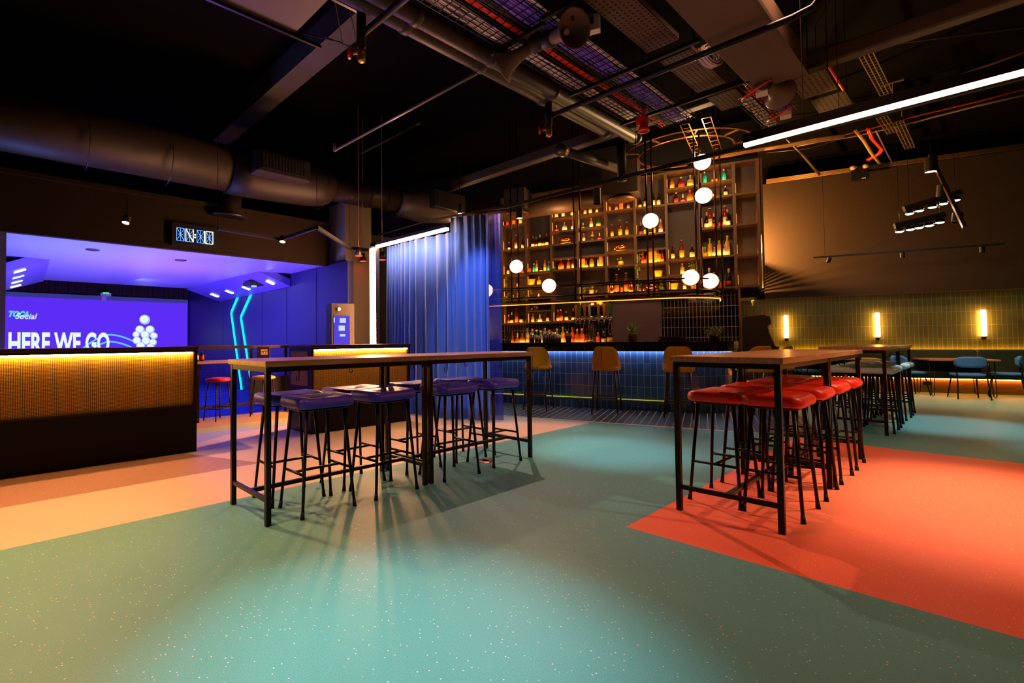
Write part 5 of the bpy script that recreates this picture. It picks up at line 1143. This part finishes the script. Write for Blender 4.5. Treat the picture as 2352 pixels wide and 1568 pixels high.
t = thing('bar_duct', 'round bronze duct running above the left bottle bays', 'duct', (0, 0, 0), ROOM); MB().tube([(10.35, 1.75, 4.03), (10.35, 4.8, 3.98)], .19, 20).build('tube', M('duct_bronze', '5a4028', .5, .2, bump=.2, bscale=8), t, smooth=True)
# curved cable rack above the bar
b = MB(); c0 = RM(10.5, .25, 4.75)
for r in (.8, 1.1):
    pts = [(c0.x + r*math.cos(a), c0.y + r*math.sin(a), 4.7) for a in [PI*.1 + PI*1.5*i/26 for i in range(27)]]; b.tube(pts, .022, 6)
for k in range(8): a = PI*.1 + PI*1.5*k/7; b.bar((c0.x+.8*math.cos(a), c0.y+.8*math.sin(a), 4.7), (c0.x+1.1*math.cos(a), c0.y+1.1*math.sin(a), 4.7), .03, .02)
tag(b.build('curved_rack', M('rack_bronze', '8a5a2c', .35, .7)), 'curved bronze cable rack above the right globe lamps', 'rack')
a, c = RM(11.1, 1.2, 4.68), RM(11.1, -2.2, 4.72); b = MB()
for k in range(6): b.tube([a.lerp(c, i/8) + Vector((0, 0, rnd(-.012, .012))) + D4*(.03*k-.08) for i in range(9)], .014, 5)
tag(b.build('cable_bundle', M('cable_tan', 'a87436', .5), smooth=True), 'bundle of tan cables running above the bottle shelves', 'cable')
for k, (px, py, px1, py1, lb) in enumerate(((1572, 285, 1600, 350, 'bronze wire ladder left of the highest globe'), (1622, 270, 1650, 350, 'bronze wire ladder right of the highest globe'))):
    a = zp_(px, py, 4.6); c = zp_(px1, py1, 4.6); b = MB(); d_ = (c-a).normalized(); s_ = Vector((-d_.y, d_.x, 0))*.06
    b.bar(a+s_, c+s_, .012, .012); b.bar(a-s_, c-s_, .012, .012)
    for i in range(9): q = a.lerp(c, i/8); b.bar(q+s_, q-s_, .01, .01)
    tag(b.build('wire_ladder', M('rack_bronze', '8a5a2c', .35, .7)), lb, 'cable tray')
# right hand ceiling: conduits, ladders, cable runs
for pts, col, r, n, lb in ((((1900, 146), (1940, 210), (1966, 246)), 'f0482c', .02, 1, 'thin red conduit hanging across the right ceiling'), (((2352, 205), (2250, 232), (2090, 270), (1990, 298), (1900, 318)), 'c03a22', .013, 1, 'long thin red cable behind the tube light'),
    (((2352, 218), (2235, 245), (2080, 285), (1965, 312), (1880, 325), (1830, 335)), 'b08a58', .014, 4, 'long run of tan cables behind the tube light'), (((1965, 300), (1985, 325), (2000, 350), (2020, 375)), 'c8a470', .013, 6, 'loose cable run dropping towards the emergency light'),
    (((1995, 295), (2003, 318), (2026, 343), (2020, 352), (1994, 367)), 'ff3a24', .018, 2, 'bent red cable near the emergency light'), (((2012, 300), (2022, 320), (2034, 345), (2050, 375)), '6a4a8a', .008, 3, 'thin violet cables near the emergency light'),
    (((1790, 300), (1840, 350), (1882, 400)), '4a3826', .03, 1, 'dark sloping pipe left of the emergency light'), (((1760, 350), (1860, 340), (1975, 305)), '5a4630', .012, 1, 'thin dark conduit under the tube light end'),
    (((1835, 150), (2050, 100), (2352, 62)), '3a2c20', .018, 1, 'thin dark conduit along the long pale brown pipe'), (((1700, 345), (1900, 285), (2200, 175), (2352, 120)), '6a4c3a', .02, 1, 'thin brown conduit just above the tube light')):
    z = 5.0; P = [zp_(x, y, z) for x, y in pts]; b = MB()
    for k in range(n):
        o = Vector((rnd(-1, 1), rnd(-1, 1), rnd(-.5, .5)))*r*(1.3 if n > 1 else 0); b.tube([p+o for p in P], r, 8)
    tag(b.build('conduit' if n == 1 else 'cable_run', M('cond_'+col, col, .45), smooth=True), lb, 'pipe' if n == 1 else 'cable')
for (x0, y0), (x1, y1), lb in (((1982, 112), (2036, 216), 'wire mesh tray above the tube light'), ((2025, 268), (2050, 305), 'short wire mesh tray just below the tube light'), ((2062, 280), (2090, 340), 'wire mesh tray right of the red cable bend')):
    z = 4.95; a = zp_(x0, y0, z); c = zp_(x1, y1, z); b = MB(); d_ = (c-a).normalized(); s_ = Vector((-d_.y, d_.x, 0))*.07
    for f_ in (-1, -.33, .33, 1): b.bar(a+s_*f_, c+s_*f_, .012, .012)
    nn = int((c-a).length/.1)
    for i in range(nn+1): q = a.lerp(c, i/max(1, nn)); b.bar(q+s_, q-s_, .01, .01)
    tag(b.build('cable_tray', M('mesh_tan', '9a8058', .4, .6)), lb, 'cable tray', 'wire cable trays')
for px, py, lb in ((1805, 265, 'small cream junction box on the short red cable tray'), (1750, 212, 'small cream junction box by the flat duct end')):
    p = zp_(px, py, 4.16); t = thing('junction_box', lb, 'box', p, .2); MB().cb(0, 0, 0, .16, .12, .05).build('box', M('white_plastic', 'd8c8b4', .5), t, bevel=.005); MB().tube([(0, 0, .02), (0, 0, 5.5-4.16)], .006, 5).build('hanger_rod', DK, t)
    MB().tube([(0, .05, .02), (-.1, .2, -.06), (-.25, .15, -.1), (-.3, -.05, -.02), (-.2, -.1, .04)], .012, 6).build('red_cable', cr_, t, smooth=True)
b = MB()
for k in range(5): b.tube([RM(14.7, -1.4, 4.99+k*.022) , RM(14.7, -3.5, 5.0+k*.02), RM(14.7, -8, 5.0+k*.022)], .012, 6)
tag(b.build('conduit_bundle', M('conduit_tan', '9a6f3c', .4, .3), smooth=True), 'bundle of tan conduits along the top of the black wall', 'pipe')
for px, py, lb in ((2050, 190, 'small tee hanger rod left above the tube light'), (2070, 215, 'small tee hanger rod right above the tube light')):
    p = zp_(px, py, 4.9); tag(MB().tube([p, p+Vector((0, 0, -.35))], .008, 6).bar(p+Vector((0, .12, 0)), p+Vector((0, -.12, 0)), .02, .02).build('hanger_rod', M('cond_8a7050', '8a7050', .45)), lb, 'rod')
# suspended louvred fitting at the top left centre
a = zp_(640, 20, 4.4); t = thing('fan_coil_unit', 'brown hanging fan coil box at the top left centre', 'air conditioner', (a.x, a.y, 4.4)); MB().box(-.75, .3, -.5, .25, .0, .35).build('casing', M('casing_brown', '4a3b30', .6), t, bevel=.01)
b = MB()
for s_ in (-.5, .25): b.bar((-.75, s_, -.03), (.6, s_, -.03), .03, .03)
for x, y in ((.35, -.45), (.35, .2), (.55, -.4), (.55, .1)): b.tube([(x, y, .0), (x+.3, -.1, -.12)], .006, 5)
b.build('support_frame', BLKM, t)
# floor socket
p = at_z(1115, 1058, 0); t = thing('floor_socket', 'round brass floor socket under the right end of the left oak table', 'socket', (p.x, p.y, 0)); MB().lathe([(.0, .006), (.075, .006), (.085, .003), (.09, 0)], 28).build('cover', M('floor_brass', 'a0785a', .35, .7), t, smooth=True); MB().lathe([(.03, .0065), (.032, .008), (.036, .0065)], 20).build('ring', DK, t, smooth=True)

# ================================================================ LIGHT
def spot(x, y, z, aim, P, cone, col=(1, .86, .7), bl=.6, size=.06): lamp('SPOT', (x, y, z), P, col, aim, size, cone, bl)
CW = (.84, 1.0, 1.0); WW = (1, .62, .36); OR = (1, .42, .15)
spot(1.0, 2.0, 4.1, (1.2, 1.5, 0), 760, 34, CW, 1)
spot(5.0, 2.9, 4.1, (5.1, 2.75, 0), 460, 30, CW, 1)
spot(6.6, -.4, 4.1, (5.5, -.1, 0), 1150, 46, (1, .8, .52), 1)
spot(10.4, .2, 4.3, (9.9, .45, 0), 520, 34, CW, .8)
spot(9.0, -1.2, 4.3, (8.6, -1.4, 0), 420, 40, CW, .8)
spot(11.9, -1.9, 4.2, (12.2, -2.4, 0), 600, 60, (1, .5, .24), .8)
spot(6.0, 4.7, 4.2, (4.4, 3.2, 0), 560, 60, (1, .46, .33), .5, .03)
spot(.4, 6.6, 4.2, (.6, 4.4, 0), 1150, 72, OR, 1)
spot(-1.2, 3.0, 4.2, (-.1, 2.9, 0), 950, 64, OR, 1)
spot(2.4, 1.6, 4.9, (3.0, 2.2, 0), 190, 120, (1, .34, .24), 1, .3)  # broad warm fill added over the open floor
spot(5.6, 1.3, 4.9, (5.6, 1.3, 0), 420, 110, (1, .45, .26), 1, .3)  # second broad warm fill, added above the coral floor
spot(5.2, -2.6, 4.2, (5.2, .9, .7), 520, 50, (1, .66, .42), .9)  # unseen warm spot added to brighten the red stools
for (x, y) in ((13.6, .4), (13.3, -1.4)): spot(x, y, 4.4, (x, y, 0), 420, 76, (1, .46, .18), .9)
# battens light the diner tables
for v in (-3.3, -4.0): p = RM(12.6, v, 3.1); spot(p.x, p.y, 3.05, RM(13.6, -4.4, .3), 35, 75, (1, .85, .65), .8)
# light that spills through the slotted screen on to the black wall
p = RM(13.9, -.62, 2.6); lamp('POINT', RM(14.3, -.75, 2.3), 260, (1, .45, .1), size=.01); lamp('POINT', RM(14.0, -.7, 3.35), 1000, (1, .48, .12), size=.06)
# bay wash: unseen blue and violet area lights added inside the screen bay
lamp('AREA', (1.0, 9.2, .35), 230, (.2, .3, 1), (1.6, 10.2, 2.7), .5, sy=2.2)
lamp('AREA', (2.8, 10.2, .35), 280, (.45, .14, 1), (2.7, 10.8, 2.7), .4, sy=1.2)
lamp('AREA', (2.6, 13.0, 2.6), 90, (.22, .2, 1), (4.9, 13.4, 1.0), .4, sy=2.0)
spot(3.6, 9.4, 2.66, (3.4, 8.9, 0), 120, 120, (.02, .16, 1), 1)
# curtain fold spot and bar fill
spot(4.6, 4.3, 3.5, (5.6, 5.0, 1.6), 150, 46, (.75, .85, 1), .8)
for v in (4.6, 2.4, .9): p = RM(10.1, v, 3.6); lamp('POINT', p, 22, (1, .55, .22), size=.15)
p = at_z(1700, 300, 4.4); lamp('POINT', RM(9.7, 0, 4.35), 110, (1, .6, .25), size=.1)
